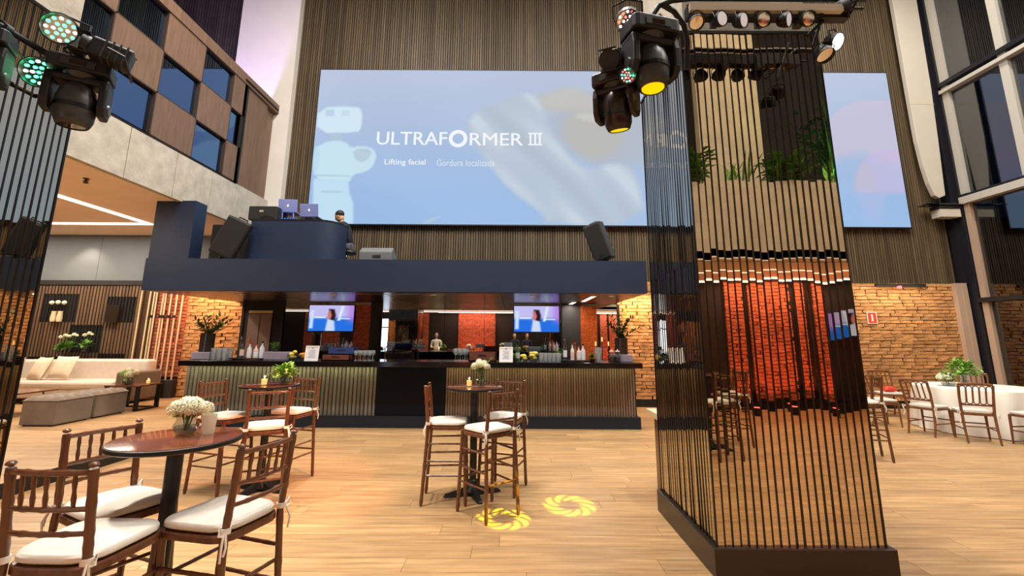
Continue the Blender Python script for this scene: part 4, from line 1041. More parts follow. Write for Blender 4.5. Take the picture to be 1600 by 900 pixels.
# ------------------------------------------------------------------ dining corner on the right
dt = thing('dining_table', 'large round dining table under a white floor length cloth', 'table', (8.45, 8.6, 0))
MB().lathe([(0, .70), (.88, .70), (.88, .735), (0, .735)], n=40).build('table_top', M['cabdark'], dt)
MB().lathe([(.3, 0), (.28, .03), (.06, .06), (.05, .7)], n=16).build('pedestal', M['cabdark'], dt)
b = MB(); N = 120; lv = [(.0, .752, 0), (.5, .752, 0), (.86, .751, 0), (.895, .742, 0), (.905, .70, .2), (.93, .45, .6), (.955, .18, .9), (.97, .012, 1)]; vs = []
for r_, z_, w_ in lv:
    for k in range(N):
        a = 2*PI*k/N; rr = r_+w_*(.035*math.sin(a*15)+.02*math.sin(a*9+1)); vs.append((rr*math.cos(a), rr*math.sin(a), z_))
b.add(vs, [(i*N+k, i*N+(k+1) % N, (i+1)*N+(k+1) % N, (i+1)*N+k) for i in range(len(lv)-1) for k in range(N)])
tag(b.build('tablecloth', M['cloth'], None, True, (8.45, 8.6, 0)), 'white cloth hanging in folds over the round dining table', 'tablecloth')
def make_chair(label):
    t = thing('dining_chair', label, 'chair', group='dining chairs around the white table'); m = M['walnutchair']
    for s in (-1, 1):
        MB().tube([(s*.19, -.27, 0), (s*.19, -.22, .2), (s*.19, -.2, .44), (s*.2, -.24, .7), (s*.205, -.29, .88)], [.014, .018, .02, .018, .016], 8).build('back_post', m, t, True)
        MB().tube([(s*.21, .2, 0), (s*.2, .19, .43)], [.013, .02], 8).build('leg', m, t, True)
    MB().prism(seat_outline(.45, .40, .42, .05), .415, .445).build('seat', m, t, bevel=.006)
    cu = MB().prism(seat_outline(.44, .39, .40, .07), .447, .485).build('cushion', M['cushion'], t, bevel=.012)
    for s in (-1, 1):
        b = MB(); b.tube([(s*.2, -.2, .46), (s*.23, -.24, .44), (s*.22, -.23, .36), (s*.24, -.24, .30)], .007, 5); b.tube([(s*.2, -.21, .46), (s*.25, -.23, .47), (s*.24, -.23, .40)], .007, 5); b.build('tie', M['tie'], cu, True)
    MB().tube([(x/6*.205, -.29+.0*x, .89+.012*(1-(x/6)**2)) for x in range(-6, 7)], .02, 8).build('top_rail', m, t, True)
    MB().tube([(-.195, -.22, .575), (.195, -.22, .575)], .014, 8).build('back_rail', m, t, True)
    for k in range(5):
        cx = (k-2)*.078; b = MB(); w = .034
        pts = []
        for i in range(7): tt = PI*i/6; pts.append((cx-w*math.cos(tt), -.283, .835+w*math.sin(tt)))
        for i in range(7): tt = PI*i/6; pts.append((cx+w*math.cos(tt), -.228, .625-w*math.sin(tt)))
        b.tube(pts, .0075, 6, closed=True).build('back_loop', m, t, True)
    for (p, q) in (((-.19, -.225, .25), (.19, -.225, .25)), ((-.205, .195, .25), (.205, .195, .25)), ((-.19, -.225, .2), (-.205, .195, .2)), ((.19, -.225, .2), (.205, .195, .2))):
        MB().tube([p, q], .011, 6).build('stretcher', m, t, True)
    return t
DC = [(7.43, 7.68, -.49, 'walnut loop back chair in front of the white cloth, centre'), (7.16, 8.19, -1.22, 'walnut loop back chair at the table, left of centre'),
      (6.98, 9.0, -1.75, 'walnut chair furthest left by the brick wall, loop back side on'), (8.07, 7.36, .12, 'walnut chair at the right edge of the picture near side'),
      (9.35, 9.55, 2.3, 'walnut chair behind the dining table by the glass'), (8.0, 10.05, 2.9, 'walnut chair by the brick wall facing the room')]
cp = make_chair(DC[0][3])
for i, (x, y, a, lb) in enumerate(DC):
    o = cp if i == 0 else copy_tree(cp); o.location = (x, y, 0); o.rotation_euler = (0, 0, a); o['label'] = lb
o = pillow(MB(), .26, .16, .12, 8).build('red_bag', M['red'], None, True, (8.0, 10.02, .545)); tag(o, 'small red bag lying on the chair by the brick wall', 'bag')
vase_flowers('flower_vase', 'green and white flowers in a glass vase on the dining table', (8.42, 8.75, .752), [(0, 0), (.06, 0), (.07, .05), (.065, .18), (.075, .2)],
             [(-.1, 0, .28, .05), (.05, -.05, .26, .05), (0, .05, .3, .05)], 340, M['petal'], 'leaflime', .08, 4.4)
vase_flowers('flower_bowl', 'low bowl of white and green flowers on the dining table', (7.98, 8.62, .752), [(0, 0), (.08, 0), (.1, .06), (.09, .1)],
             [(-.14, 0, .15, .05), (-.04, -.05, .16, .06), (.06, .0, .18, .05), (-.05, .06, .18, .05)], 120, M['petal'], 'leaf', .06, 2.6)
sg = thing('safety_sign', 'red square fire extinguisher sign with white symbol on brick wall', 'sign', (8.66, 11.05, 2.08))
MB().bx(-.115, .115, -.012, 0, -.14, .14).build('plate', M['signw'], sg)
MB().bx(-.10, .10, -.014, -.011, -.125, .125).build('field', M['red'], sg)
b = MB(); b.bx(-.018, .018, -.017, -.013, -.06, .05); b.bx(-.035, .02, -.017, -.013, .055, .07); b.bx(-.008, .008, -.017, -.013, .05, .085); b.bx(-.03, .03, -.017, -.013, -.078, -.062)
b.build('symbol', M['signw'], sg)
tr = thing('track_rail', 'black ceiling rail with small spots above the brick wall', 'light', (8.85, 11.04, 2.86))
MB().bx(0, 1.2, -.04, .04, -.03, .04).build('rail', M['matblack'], tr)
for x in (.5, 1.12): MB().lathe([(.03, 0), (.035, .08), (0, .08)], (x, -.05, -.05), 10, Matrix.Rotation(PI/2, 3, 'X').to_4x4()).build('spot_head', M['silver'] if x > 1 else M['ledr'], tr, True)

# ------------------------------------------------------------------ stage lights
def rotm(rx=0, ry=0, rz=0): return Euler((rx, ry, rz)).to_matrix().to_4x4()
def moving_head(label, loc, rz, tilt, lensm, sc=1.0, lean=0., shell='matblack'):
    # hangs from its base; head swings between two yoke arms
    t = thing('moving_head_light', label, 'stage light', loc, group='moving head stage lights', rot=(lean, 0, rz)); t.scale = (sc,)*3
    b = MB(); b.prism(rrect(-.19, .19, -.13, .13, .04), -.11, 0); b.build('base', M[shell], t, bevel=.012)
    MB().bx(-.10, .10, -.134, -.128, -.085, -.03).build('display', M['gunmetal'], t)
    MB().bx(-.05, .05, -.137, -.133, -.075, -.04).build('screen', M['lens'], t)
    for x in (-.1, .1): MB().tube([(x, 0, 0), (x, 0, .06), (x+.03, 0, .09), (x, 0, .12), (x-.03, 0, .09), (x, 0, .06)], .01, 6).build('clamp', M['matblack'], t, True)
    MB().lathe([(.09, -.15), (.11, -.11)], n=20).build('pan_collar', M['gunmetal'], t, True)
    for s in (-1, 1):
        pr = [(-.085, -.13), (.085, -.13), (.10, -.22), (.095, -.36), (.06, -.43), (-.06, -.43), (-.095, -.36), (-.10, -.22)]
        MB().prism([(y, z) for y, z in pr], s*.135, s*.19, Matrix(((0, 0, 1, 0), (1, 0, 0, 0), (0, 1, 0, 0), (0, 0, 0, 1)))).build('yoke_arm', M[shell], t, bevel=.015)
        MB().lathe([(0, 0), (.05, 0), (.045, .012), (0, .012)], (s*.19, 0, -.35), 16, rotm(0, s*PI/2, 0)).build('pivot_cap', M['gunmetal'], t, True)
    MB().bx(-.19, .19, -.085, .085, -.19, -.13).build('yoke_bridge', M[shell], t, bevel=.02)
    hm = Matrix.Translation((0, 0, -.34)) @ rotm(tilt, 0, 0)
    MB().lathe([(0, .16), (.07, .155), (.105, .11), (.125, .03), (.125, -.06), (.118, -.13), (.10, -.175), (.088, -.185), (.088, -.17), (0, -.17)], n=24).xf(hm).build('head', M['gunmetal'] if shell == 'matblack' else M[shell], t, True)
    MB().lathe([(0, -.178), (.08, -.178), (.08, -.17), (0, -.165)], n=24).xf(hm).build('lens', M[lensm], t, True)
    MB().lathe([(.127, -.05), (.132, -.05), (.132, -.02), (.127, -.02), (.127, -.05)], n=24).xf(hm).build('trim_ring', M['fin'], t, True)
    return t
def led_par(label, loc, aim, cols, sc=1.0):
    t = thing('led_par_light', label, 'stage light', loc, group='led par cans'); d = (Vector(aim)-Vector(loc)).normalized()
    t.rotation_mode = 'QUATERNION'; t.rotation_quaternion = d.to_track_quat('Z', 'Y'); t.scale = (sc,)*3
    MB().lathe([(0, -.12), (.06, -.12), (.08, -.09), (.105, -.03), (.11, .06), (.10, .065), (.10, .02), (0, .02)], n=24).build('can', M['gunmetal'], t, True)
    MB().tube([(-.12, 0, -.02), (-.13, .0, -.06), (-.13, .10, -.12), (0, .13, -.15), (.13, .10, -.12), (.13, 0, -.06), (.12, 0, -.02)], .009, 6).build('bracket', M['matblack'], t, True)
    pos = [(0, 0)]+[(.038*math.cos(k*PI/3), .038*math.sin(k*PI/3)) for k in range(6)]+[(.078*math.cos(k*PI/6), .078*math.sin(k*PI/6)) for k in range(12)]
    for i, (x, y) in enumerate(pos):
        b = MB(); blob(b, (x, y, .03), .011, 4); b.build('led', M[cols[i % len(cols)]], t, True)
    MB().lathe([(0, .021), (.1, .021), (.1, .024), (0, .024)], n=20).build('face', M['silver'], t)
    return t
M['faceglow'] = mat('reflected_lamp_face', (235, 235, 240), .4, emit=(235, 238, 245), es=.35)  # faint glow painted on lamp faces that only reflect light
def ar_lamp(label, loc, aim, on=False, sc=1.0):
    t = thing('reflector_lamp', label, 'stage light', loc, group='round reflector lamps on the column truss'); d = (Vector(aim)-Vector(loc)).normalized()
    t.rotation_mode = 'QUATERNION'; t.rotation_quaternion = d.to_track_quat('Z', 'Y'); t.scale = (sc,)*3
    MB().lathe([(0, -.05), (.03, -.05), (.04, -.04), (.056, 0), (.058, .035), (.054, .035), (.05, .005), (0, -.02)], n=22).build('housing', M['matblack'], t, True)
    MB().lathe([(0, -.012), (.02, -.008), (.04, .006), (.052, .026), (.05, .027)], n=22).build('reflector', M['silver'], t, True)
    b = MB(); blob(b, (0, 0, .008), .013, 5); b.build('bulb_cap', M['ledw'] if on == 1 else M['chrome'], t, True)
    if on: MB().lathe([(0, .028), (.05, .028), (.05, .03), (0, .03)], n=22).build('glow_disc', M['ledw'] if on == 1 else M['faceglow'], t)
    MB().tube([(-.06, 0, .01), (-.06, .05, -.02), (0, .075, -.03), (.06, .05, -.02), (.06, 0, .01)], .004, 5).build('bracket', M['matblack'], t, True)
    return t
# right rig
rg_ = thing('lighting_truss', 'black pipe truss curving over the top of the mirrored column', 'truss', (1.4, 3.2, 4.15))
P_ = lambda pts, r, nm='pipe', mm='matblack': MB().tube([(x-1.4, y-3.2, z-4.15) for x, y, z in pts], r, 10).build(nm, M[mm], rg_, True)
P_([(1.02, 3.12, 3.90), (1.06, 3.12, 4.02), (1.13, 3.12, 4.13), (1.24, 3.12, 4.18), (1.4, 3.12, 4.20), (2.75, 3.12, 4.20)], .022)
P_([(1.16, 3.12, 4.14), (1.27, 3.18, 4.13), (1.37, 3.25, 4.06), (1.41, 3.3, 3.95), (1.42, 3.38, 3.75)], .022)
P_([(1.35, 3.12, 4.13), (2.5, 3.12, 4.13)], .012)
MB().bx(-.05, 1.12, -.14, -.1, -.10, -.04).build('cream_batten', M['panelw'], rg_)
MB().bx(-.05, 1.2, -.09, -.02, -.12, -.02).build('batten', M['matblack'], rg_)
for (x0, x1, z1) in ((1.55, 1.6, 0), (1.9, 1.95, 0), (2.2, 2.26, 0)): MB().bx(x0-1.4, x1-1.4, -.12, -.0, -.16, -.04).build('hanger', M['gunmetal'], rg_)
for (a, b) in (((2.3, 3.1, 4.0), (2.65, 3.1, 4.24)), ((2.28, 3.15, 3.9), (2.6, 3.15, 4.2)), ((2.35, 3.2, 3.85), (2.5, 3.2, 4.22)), ((2.2, 3.1, 4.1), (2.7, 3.1, 4.1))): P_([a, b], .012, 'brace')
P_([(1.0, 3.1, 3.92), (.93, 3.1, 4.02), (.88, 3.1, 4.0)], .007, 'cable'); P_([(.95, 3.1, 3.9), (.85, 3.12, 3.75), (.78, 3.14, 3.72)], .006, 'cable')
for i, (x, z, ax, ay, on, lb) in enumerate(((1.39, 3.96, 0, -.6, 0, 'leftmost round lamp on the column truss, tilted down'), (1.57, 3.98, .55, -1.2, .5, 'second round lamp on the column truss with pale face'),
        (1.73, 3.97, .7, -1.0, .5, 'third round lamp on the column truss, narrow pale face'), (1.90, 3.98, .1, -1.5, 0, 'fourth round lamp on the column truss facing the camera'),
        (2.07, 3.98, .8, -.9, .5, 'fifth round lamp on the column truss turned right'), (2.24, 3.99, .1, -1.5, 0, 'sixth round lamp on the column truss facing the camera'),
        (2.42, 3.80, .5, -1.0, 1, 'glowing round lamp hanging right of the column truss'), (2.33, 3.70, .1, -.4, 0, 'dark round lamp under the glowing one, right of truss'),
        (2.57, 4.11, 1.0, -.6, 0, 'round lamp at the top right end of the truss'))):
    ar_lamp(lb, (x, 3.08, z), (x+ax, 3.08+ay, z-.75 if on != .5 else z-.35), on, 1.0 if i < 6 else 1.15)
moving_head('large black moving head hanging at the column corner', (1.02, 3.05, 3.90), .25, -.05, 'yellowlens', 1.0)
moving_head('brown tinted moving head with yellow lens lowest on right rig', (.79, 3.2, 3.58), -.6, .25, 'yellowlens', .85, 0, 'bronze')
led_par('red and white led can uppermost on the right rig', (.88, 3.1, 3.99), (.75, 2.6, 3.3), ['ledw', 'ledr'], .85)
led_par('red and green led can between the two moving heads', (.83, 3.02, 3.47), (.9, 2.2, 3.1), ['ledr', 'ledg', 'ledw'], .55)
def profile(label, loc, rot):
    t = thing('profile_spot', label, 'stage light', loc, rot=rot)
    MB().prism(rrect(-.07, .07, -.07, .07, .025), -.13, .1).build('body', M['matblack'], t, bevel=.01)
    MB().lathe([(.06, .1), (.075, .13), (.075, .15), (.06, .15)], n=16).build('snoot', M['matblack'], t, True)
    MB().lathe([(0, .135), (.06, .135), (.06, .14), (0, .14)], n=16).build('lens', M['lens'], t)
    MB().tube([(-.09, 0, 0), (-.1, -.02, -.1), (-.05, -.12, -.16), (.05, -.12, -.16), (.1, -.02, -.1), (.09, 0, 0)], .009, 6).build('bracket', M['matblack'], t, True)
    for s in (-1, 1): MB().bx(-.06, .06, s*.075-.004, s*.075+.004, .12, .2).build('barn_door', M['matblack'], t)
    for k in range(4): MB().bx(-.072, .072, -.073, .073, -.1+.04*k, -.09+.04*k).build('cooling_rib', M['gunmetal'], t)
profile('small black profile spot hanging left of the large moving head', (.76, 3.15, 3.68), (R(120), 0, R(-25)))
# left rig
lg_ = thing('lighting_bar', 'black pipe with cables holding the lights on the left column', 'truss', (-3.4, 3.0, 3.6))
Q_ = lambda pts, r, nm: MB().tube(pts, r, 8).build(nm, M['matblack'], lg_, True)
Q_([(0, -.55, 0), (0, .42, 0)], .022, 'pipe'); Q_([(-.2, .42, -.1), (0, .42, 0)], .02, 'wall_arm')
for k in range(3): Q_([(.02, -.3+.22*k, -.02), (.04, -.25+.22*k, -.10-.03*k), (.0, -.12+.2*k, -.14), (.03, 0.0+.2*k, -.02)], .006, 'cable')
Q_([(.02, .1, .0), (.2, .16, -.05), (.4, .18, .06), (.52, .15, .06)], .006, 'cable'); Q_([(.02, .2, -.02), (.25, .2, -.03), (.5, .12, .04)], .006, 'cable')
for y in (-.28, .05, .3): MB().lathe([(.022, -.025), (.034, -.025), (.034, .025), (.022, .025)], (0, y, 0), 12, rotm(PI/2)).build('clamp', M['matblack'], lg_, True)
led_par('green glowing led can uppermost on the left rig', (-3.28, 2.95, 3.76), (-2.2, 1.2, 3.1), ['ledg', 'ledw', 'ledg'], 1.0)
led_par('green glowing led can under the left pipe', (-3.36, 2.95, 3.42), (-2.9, 1.4, 2.7), ['ledg', 'ledw', 'ledg'], .95)
moving_head('grey moving head with clear lens on the left rig', (-3.12, 3.0, 3.52), .55, .05, 'lens', .92, .0)
moving_head('moving head with yellow lens cut by the left picture edge', (-3.44, 2.62, 3.52), .55, .1, 'yellowlens', .85)
profile('black profile spot pointing right on the left rig', (-2.9, 2.95, 3.57), (R(80), R(0), R(-55)))

# beams thrown by the rig: two yellow gobo rings, a white pool and an orange wash
def gobo(name, loc, target, energy, col, spot):
    l = light(name, 'SPOT', loc, target, energy, col, .0, spot=spot, blend=.1)
    d = l.data; d.use_nodes = True; t = d.node_tree; n = t.nodes; em = n['Emission']
    tc = n.new('ShaderNodeTexCoord'); sx = n.new('ShaderNodeSeparateXYZ'); t.links.new(tc.outputs['Normal'], sx.inputs[0])
    def mth(op, a, b=None):
        x = n.new('ShaderNodeMath'); x.operation = op
        for i, q in enumerate((a, b)):
            if q is None: continue
            if isinstance(q, (int, float)): x.inputs[i].default_value = q
            else: t.links.new(q, x.inputs[i])
        return x.outputs[0]
    zz = mth('ABSOLUTE', sx.outputs[2]); u = mth('DIVIDE', sx.outputs[0], zz); v = mth('DIVIDE', sx.outputs[1], zz)
    r = mth('SQRT', mth('ADD', mth('MULTIPLY', u, u), mth('MULTIPLY', v, v))); a = mth('ARCTAN2', v, u); rm = math.tan(R(spot/2))
    rr = mth('DIVIDE', r, rm)
    swirl = mth('SINE', mth('ADD', mth('MULTIPLY', a, 9), mth('MULTIPLY', rr, 14)))
    def step(v_, a_, b_):
        x = n.new('ShaderNodeMapRange'); x.interpolation_type = 'SMOOTHSTEP'; x.inputs[1].default_value = a_; x.inputs[2].default_value = b_; t.links.new(v_, x.inputs[0]); return x.outputs[0]
    ring = mth('MULTIPLY', step(rr, .3, .6), step(rr, .98, .72))
    k = mth('MULTIPLY', ring, step(swirl, -1.25, .9)); t.links.new(k, em.inputs['Strength']); return l
gobo('yellow_gobo', (1.0, 3.06, 3.36), (-.06, 4.44, 0), 5200, (1, .92, .0), 7.8)
gobo('yellow_gobo', (.78, 3.16, 3.06), (.57, 4.77, 0), 4200, (1, .92, .0), 9.2)
light('white_pool', 'SPOT', (-3.1, 2.98, 2.98), (-1.1, 3.6, 0), 460, (1, .9, .8), .06, spot=62, blend=.5)
light('orange_wash', 'SPOT', (.74, 2.86, 3.62), (-2.35, 5.0, .6), 1300, (1, .30, .10), .05, spot=36, blend=.8)
light('lamp_beam', 'SPOT', (2.48, 2.95, 3.70), (6.2, 5.6, 0), 160, (1, .88, .7), .05, spot=70, blend=.8)

# wall washers by the bricks
for (x, z, e, lb) in ((-7.1, 2.95, 105, 'small warm washer above the brick left of the bar'), (3.0, 2.6, 80, 'small warm washer above the brick right of the bar')):
    t = thing('wall_washer', lb, 'light', (x, 10.75, z))
    MB().bx(-.12, .12, -.03, .03, -.02, .03).build('body', M['matblack'], t); MB().bx(-.1, .1, -.02, .02, -.024, -.02).build('lens', M['downl'], t)
    light('lamp_glow', 'AREA', (x, 10.75, z-.04), (x, 11.1, 1.2), e*.55, (1, .56, .32), .9, .06, parent=t)
for (x, e, c) in ((9.2, 34, (1, .84, .62)), (6.8, 24, (1, .8, .56))):
    light('brick_wash', 'AREA', (x, 10.6, 2.84), (x, 11.1, 1.0), e*.6, c, 1.8, .08, parent=tr)

# ------------------------------------------------------------------ DJ booth, speakers, laptops
PZ = 2.94
bo = thing('dj_booth', 'dark blue DJ booth with rounded right end on the platform', 'booth', (-4.12, 8.45, PZ))
pl_ = [(-.86, .6), (-.86, .0), (.34, .0)]+[(.34+.42*math.sin(PI/2*k/8), .42-.42*math.cos(PI/2*k/8)) for k in range(1, 9)]+[(.76, .6)]
MB().prism(pl_, 0, .80).build('body', M['navy'], bo, True)
MB().prism([(x*1.005, y*1.005-.005) for x, y in pl_], .80, .83).build('top', M['black'], bo, True)
cs = thing('flight_case', 'black equipment case with silver badge beside the laptops', 'case', (-4.82, 8.72, PZ+.83))
MB().bx(-.27, .27, -.22, .22, 0, .27).build('body', M['spkbody'], cs, bevel=.01)
MB().bx(-.06, .02, -.226, -.22, .15, .19).build('badge', M['silver'], cs)
MB().tube([(-.05, -.225, .12), (-.03, -.24, .05), (.12, -.24, .08), (.25, -.24, .03)], .008, 6).build('cable', M['matblack'], cs, True)
def laptop(label, x, z, rz, stand):
    t = thing('laptop', label, 'laptop', (x, 8.72, z), rz, group='laptops on the DJ booth')
    MB().bx(-.18, .18, .0, .25, 0, .018).build('base', M['laptop'], t, bevel=.004)
    m4 = Matrix.Translation((0, .0, .01)) @ rotm(R(12), 0, 0)
    MB().bx(-.18, .18, -.01, 0, 0, .255).xf(m4).build('lid', M['laptop'], t, bevel=.004)
    b = MB(); blob(b, (0, -.012, .13), .02, 6, (1, .1, 1.1)); blob(b, (.006, -.012, .158), .007, 4, (.6, .1, 1)); b.xf(m4).build('logo', M['logo'], t, True)
    for s in (-1, 1): MB().tube([(s*.1, .0, .0), (s*.12, .02, -stand), (s*.12, .2, -stand)], .012, 6).build('stand_leg', M['chrome'] if stand < .12 else M['laptop'], t, True)
laptop('silver laptop raised higher on its stand next to the case', -4.44, PZ+.83+.20, .12, .19)
laptop('silver laptop on white stand next to the DJ', -4.01, PZ+.83+.11, .0, .10)
mx = thing('mixer', 'blue lit DJ controller under the left laptop', 'mixer', (-4.41, 8.7, PZ+.83))
MB().bx(-.15, .22, -.1, .2, .0, .05).build('body', M['navy'], mx, bevel=.005)
M['ledb'] = emis('blue_led', (40, 120, 255), 2.0)
for k in range(6): MB().lathe([(.012, 0), (.012, .02), (0, .02)], (-.1+.055*k, -.05, .05), 8).build('knob', M['ledb'], mx)
def speaker(label, loc, rot, w=.38, h=.72, d=.36):
    t = thing('loudspeaker', label, 'loudspeaker', loc, rot=rot, group='loudspeakers on the platform')
    pr = [(-w/2, -d/2), (w/2, -d/2), (w/2, d*.1), (w*.28, d/2), (-w*.28, d/2), (-w/2, d*.1)]
    MB().prism(pr, 0, h).build('cabinet', M['spkbody'], t, bevel=.025)
    MB().bx(-w/2+.02, w/2-.02, -d/2-.012, -d/2+.005, .03, h-.03).build('grille', M['rubber'], t, bevel=.02)
    MB().bx(-.035, .035, -d/2-.016, -d/2-.01, .07, .10).build('badge', M['bronze'], t)
    MB().tube([(-.08, 0, h), (-.08, 0, h+.03), (.08, 0, h+.03), (.08, 0, h)], .012, 6).build('handle', M['matblack'], t, True)
    MB().tube([(0, 0, 0), (0, .02, -.06)], .03, 10).build('tilt_mount', M['matblack'], t, True)
    return t
speaker('black loudspeaker tilted towards the room beside the booth', (-5.33, 8.24, PZ+.07), (R(8), R(24), R(18)), .42, .74, .30)
speaker('black loudspeaker leaning on the platform near the mirrored column', (1.78, 8.42, PZ+.07), (R(10), R(-16), R(-34)), .36, .72)
mo = thing('wedge_monitor', 'grey wedge stage monitor lying on the platform edge', 'loudspeaker', (-2.5, 8.4, PZ))
MB().prism([(-.2, 0), (.22, 0), (.22, .10), (-.08, .26), (-.2, .16)], -.3, .3, Matrix(((0, 0, 1, 0), (1, 0, 0, 0), (0, 1, 0, 0), (0, 0, 0, 1))) @ Matrix.Translation((0, 0, 0))).build('cabinet', M['grey'], mo, bevel=.015)
MB().bx(-.05, .1, -.206, -.19, .05, .1).build('handle', M['gap'], mo)
# ------------------------------------------------------------------ people
def skin_mesh(name, verts, edges, m, parent, sub=2, root=0):
    me = bpy.data.meshes.new(name); me.from_pydata([v[:3] for v in verts], edges, []); me.materials.append(m)
    o = bpy.data.objects.new(name, me); COL.objects.link(o); o.parent = parent
    md = o.modifiers.new('skin', 'SKIN'); md.use_smooth_shade = True
    if not me.skin_vertices: me.skin_vertices.new()
    for i, v in enumerate(verts):
        r = v[3]; me.skin_vertices[0].data[i].radius = (r, v[4] if len(v) > 4 else r); me.skin_vertices[0].data[i].use_root = (i == root)
    s = o.modifiers.new('sub', 'SUBSURF'); s.levels = sub; s.render_levels = sub
    return o
def head_part(t, c, rz, tilt, hairm, long_hair=False, skinm='skin'):
    h = bpy.data.objects.new('head', None)
    Mx = Matrix.Translation(c) @ rotm(tilt, 0, rz)
    b = MB(); n = 12; prof = [(-.115, .028), (-.10, .05), (-.07, .066), (-.03, .075), (.01, .079), (.05, .077), (.085, .06), (.108, .035), (.118, .004)]
    vs = []
    for z, r in prof:
        for k in range(n):
            a = 2*PI*k/n; y = math.sin(a); x = math.cos(a)
            vs.append((x*r*.95, y*r*(1.18 if y > 0 else 1.12)+(-.012 if z < -.02 and y < 0 else 0), z))
    b.add(vs, [(i*n+k, i*n+(k+1) % n, (i+1)*n+(k+1) % n, (i+1)*n+k) for i in range(len(prof)-1) for k in range(n)])
    b.tube([(0, -.085, .02), (0, -.104, -.02), (0, -.09, -.028)], [.008, .013, .008], 6)      # nose
    for s in (-1, 1): blob(b, (s*.077, .005, -.005), .02, 5, (.4, .8, 1.3))
    o = b.xf(Mx).build('head', M[skinm], t, True)
    e = MB()
    for s in (-1, 1): blob(e, (s*.03, -.076, .012), .009, 5, (1.3, .6, .7))
    e.xf(Mx).build('eyes', M['hair'], o, True)
    l = MB(); l.tube([(-.022, -.078, -.055), (0, -.085, -.057), (.022, -.078, -.055)], .006, 6); l.xf(Mx).build('mouth', M['red'], o, True)
    hb = MB(); blob(hb, (0, .016, .035), .092, 8, (.95, 1.08, .98))
    hb.v = [v for v in hb.v]
    if long_hair:
        for s in (-1, 1): hb.tube([(s*.065, .0, .05), (s*.085, .01, -.06), (s*.09, -.01, -.18), (s*.08, -.02, -.28)], [.04, .045, .045, .02], 8)
        hb.tube([(0, .06, .05), (0, .09, -.08), (0, .09, -.28)], [.06, .08, .03], 8)
    else: pass
    hb.xf(Mx @ Matrix.Translation((0, .012, .012))).build('hair', M[hairm], o, True)
    return o
def hand_part(t, wrist, d, up, m='skin'):
    # palm, four fingers of unequal length and a thumb, slightly curled
    w = Vector(wrist); d = Vector(d).normalized(); s = d.cross(Vector(up)).normalized(); u = s.cross(d)
    b = MB(); b.tube([w, w+d*.03, w+d*.085], [.022, .03, .034], 8)
    for k, L in enumerate((.068, .078, .072, .055)):
        p = w+d*.08+s*(.03-.02*k); b.tube([p-d*.01, p+d*L*.45, p+d*L*.8-u*L*.25, p+d*L*.95-u*L*.55], [.0095, .009, .008, .006], 6)
    p = w+d*.03+s*.028; b.tube([p, p+s*.03+d*.025, p+s*.035+d*.055-u*.015], [.012, .010, .007], 6)
    return b.build('hand', M[m], t, True)
# seated DJ behind the booth
dj = thing('person', 'person in dark shirt seated behind the DJ booth bending over a laptop', 'person', (-3.57, 9.42, PZ), R(-65)); dj.scale = (.98, .98, .98)
# faces the booth front left; local frame, floor at 0
V = [(0, .12, .52, .13, .11), (0, .10, .70, .13, .10), (-.01, .03, .90, .15, .10), (-.02, -.02, 1.0, .10, .08), (-.03, -.05, 1.06, .045),
     (.19, -.0, .95, .06), (.30, .0, .74, .048), (.30, -.15, .58, .038), (-.22, -.02, .95, .06), (-.30, -.14, .80, .046), (-.25, -.30, .84, .036)]
E_ = [(0, 1), (1, 2), (2, 3), (3, 4), (2, 5), (5, 6), (6, 7), (2, 8), (8, 9), (9, 10)]
skin_mesh('shirt', V, E_, M['shirt'], dj)
V = [(0, .12, .50, .13, .11), (.10, .10, .48, .085), (.17, -.22, .50, .07), (.18, -.24, .28, .055), (.18, -.20, .08, .04), (-.10, .10, .48, .085), (-.16, -.20, .50, .07), (-.17, -.22, .28, .055), (-.17, -.18, .08, .04)]
skin_mesh('trousers', V, [(0, 1), (1, 2), (2, 3), (3, 4), (0, 5), (5, 6), (6, 7), (7, 8)], M['pants'], dj)
for x in (.18, -.17): MB().tube([(x, -.16, .04), (x, -.26, .04), (x, -.34, .03)], [.045, .045, .03], 10).build('shoe', M['black'], dj, True)
MB().tube([(-.025, -.045, 1.03), (-.03, -.08, 1.10)], .05, 10).build('neck', M['skin'], dj, True)
head_part(dj, (-.04, -.11, 1.16), R(-25), R(28), 'hair')
MB().tube([(.30, -.0, .72), (.30, -.15, .58), (.295, -.24, .60)], [.04, .038, .026], 8).build('forearm', M['skin'], dj, True)
hand_part(dj, (.295, -.24, .60), (-.3, -.8, .3), (0, 0, 1)); hand_part(dj, (-.25, -.30, .84), (.1, -1, 0), (0, 0, 1))
sl_ = thing('dj_stool', 'round padded stool the DJ sits on', 'stool', (-3.47, 9.47, PZ))
MB().lathe([(0, .33), (.16, .33), (.18, .36), (.17, .40), (0, .40)], n=20).build('seat', M['matblack'], sl_, True)
MB().lathe([(.03, .02), (.03, .33)], n=10).build('stem', M['chrome'], sl_, True); MB().lathe([(0, 0), (.2, 0), (.18, .02), (0, .03)], n=20).build('base', M['matblack'], sl_, True)
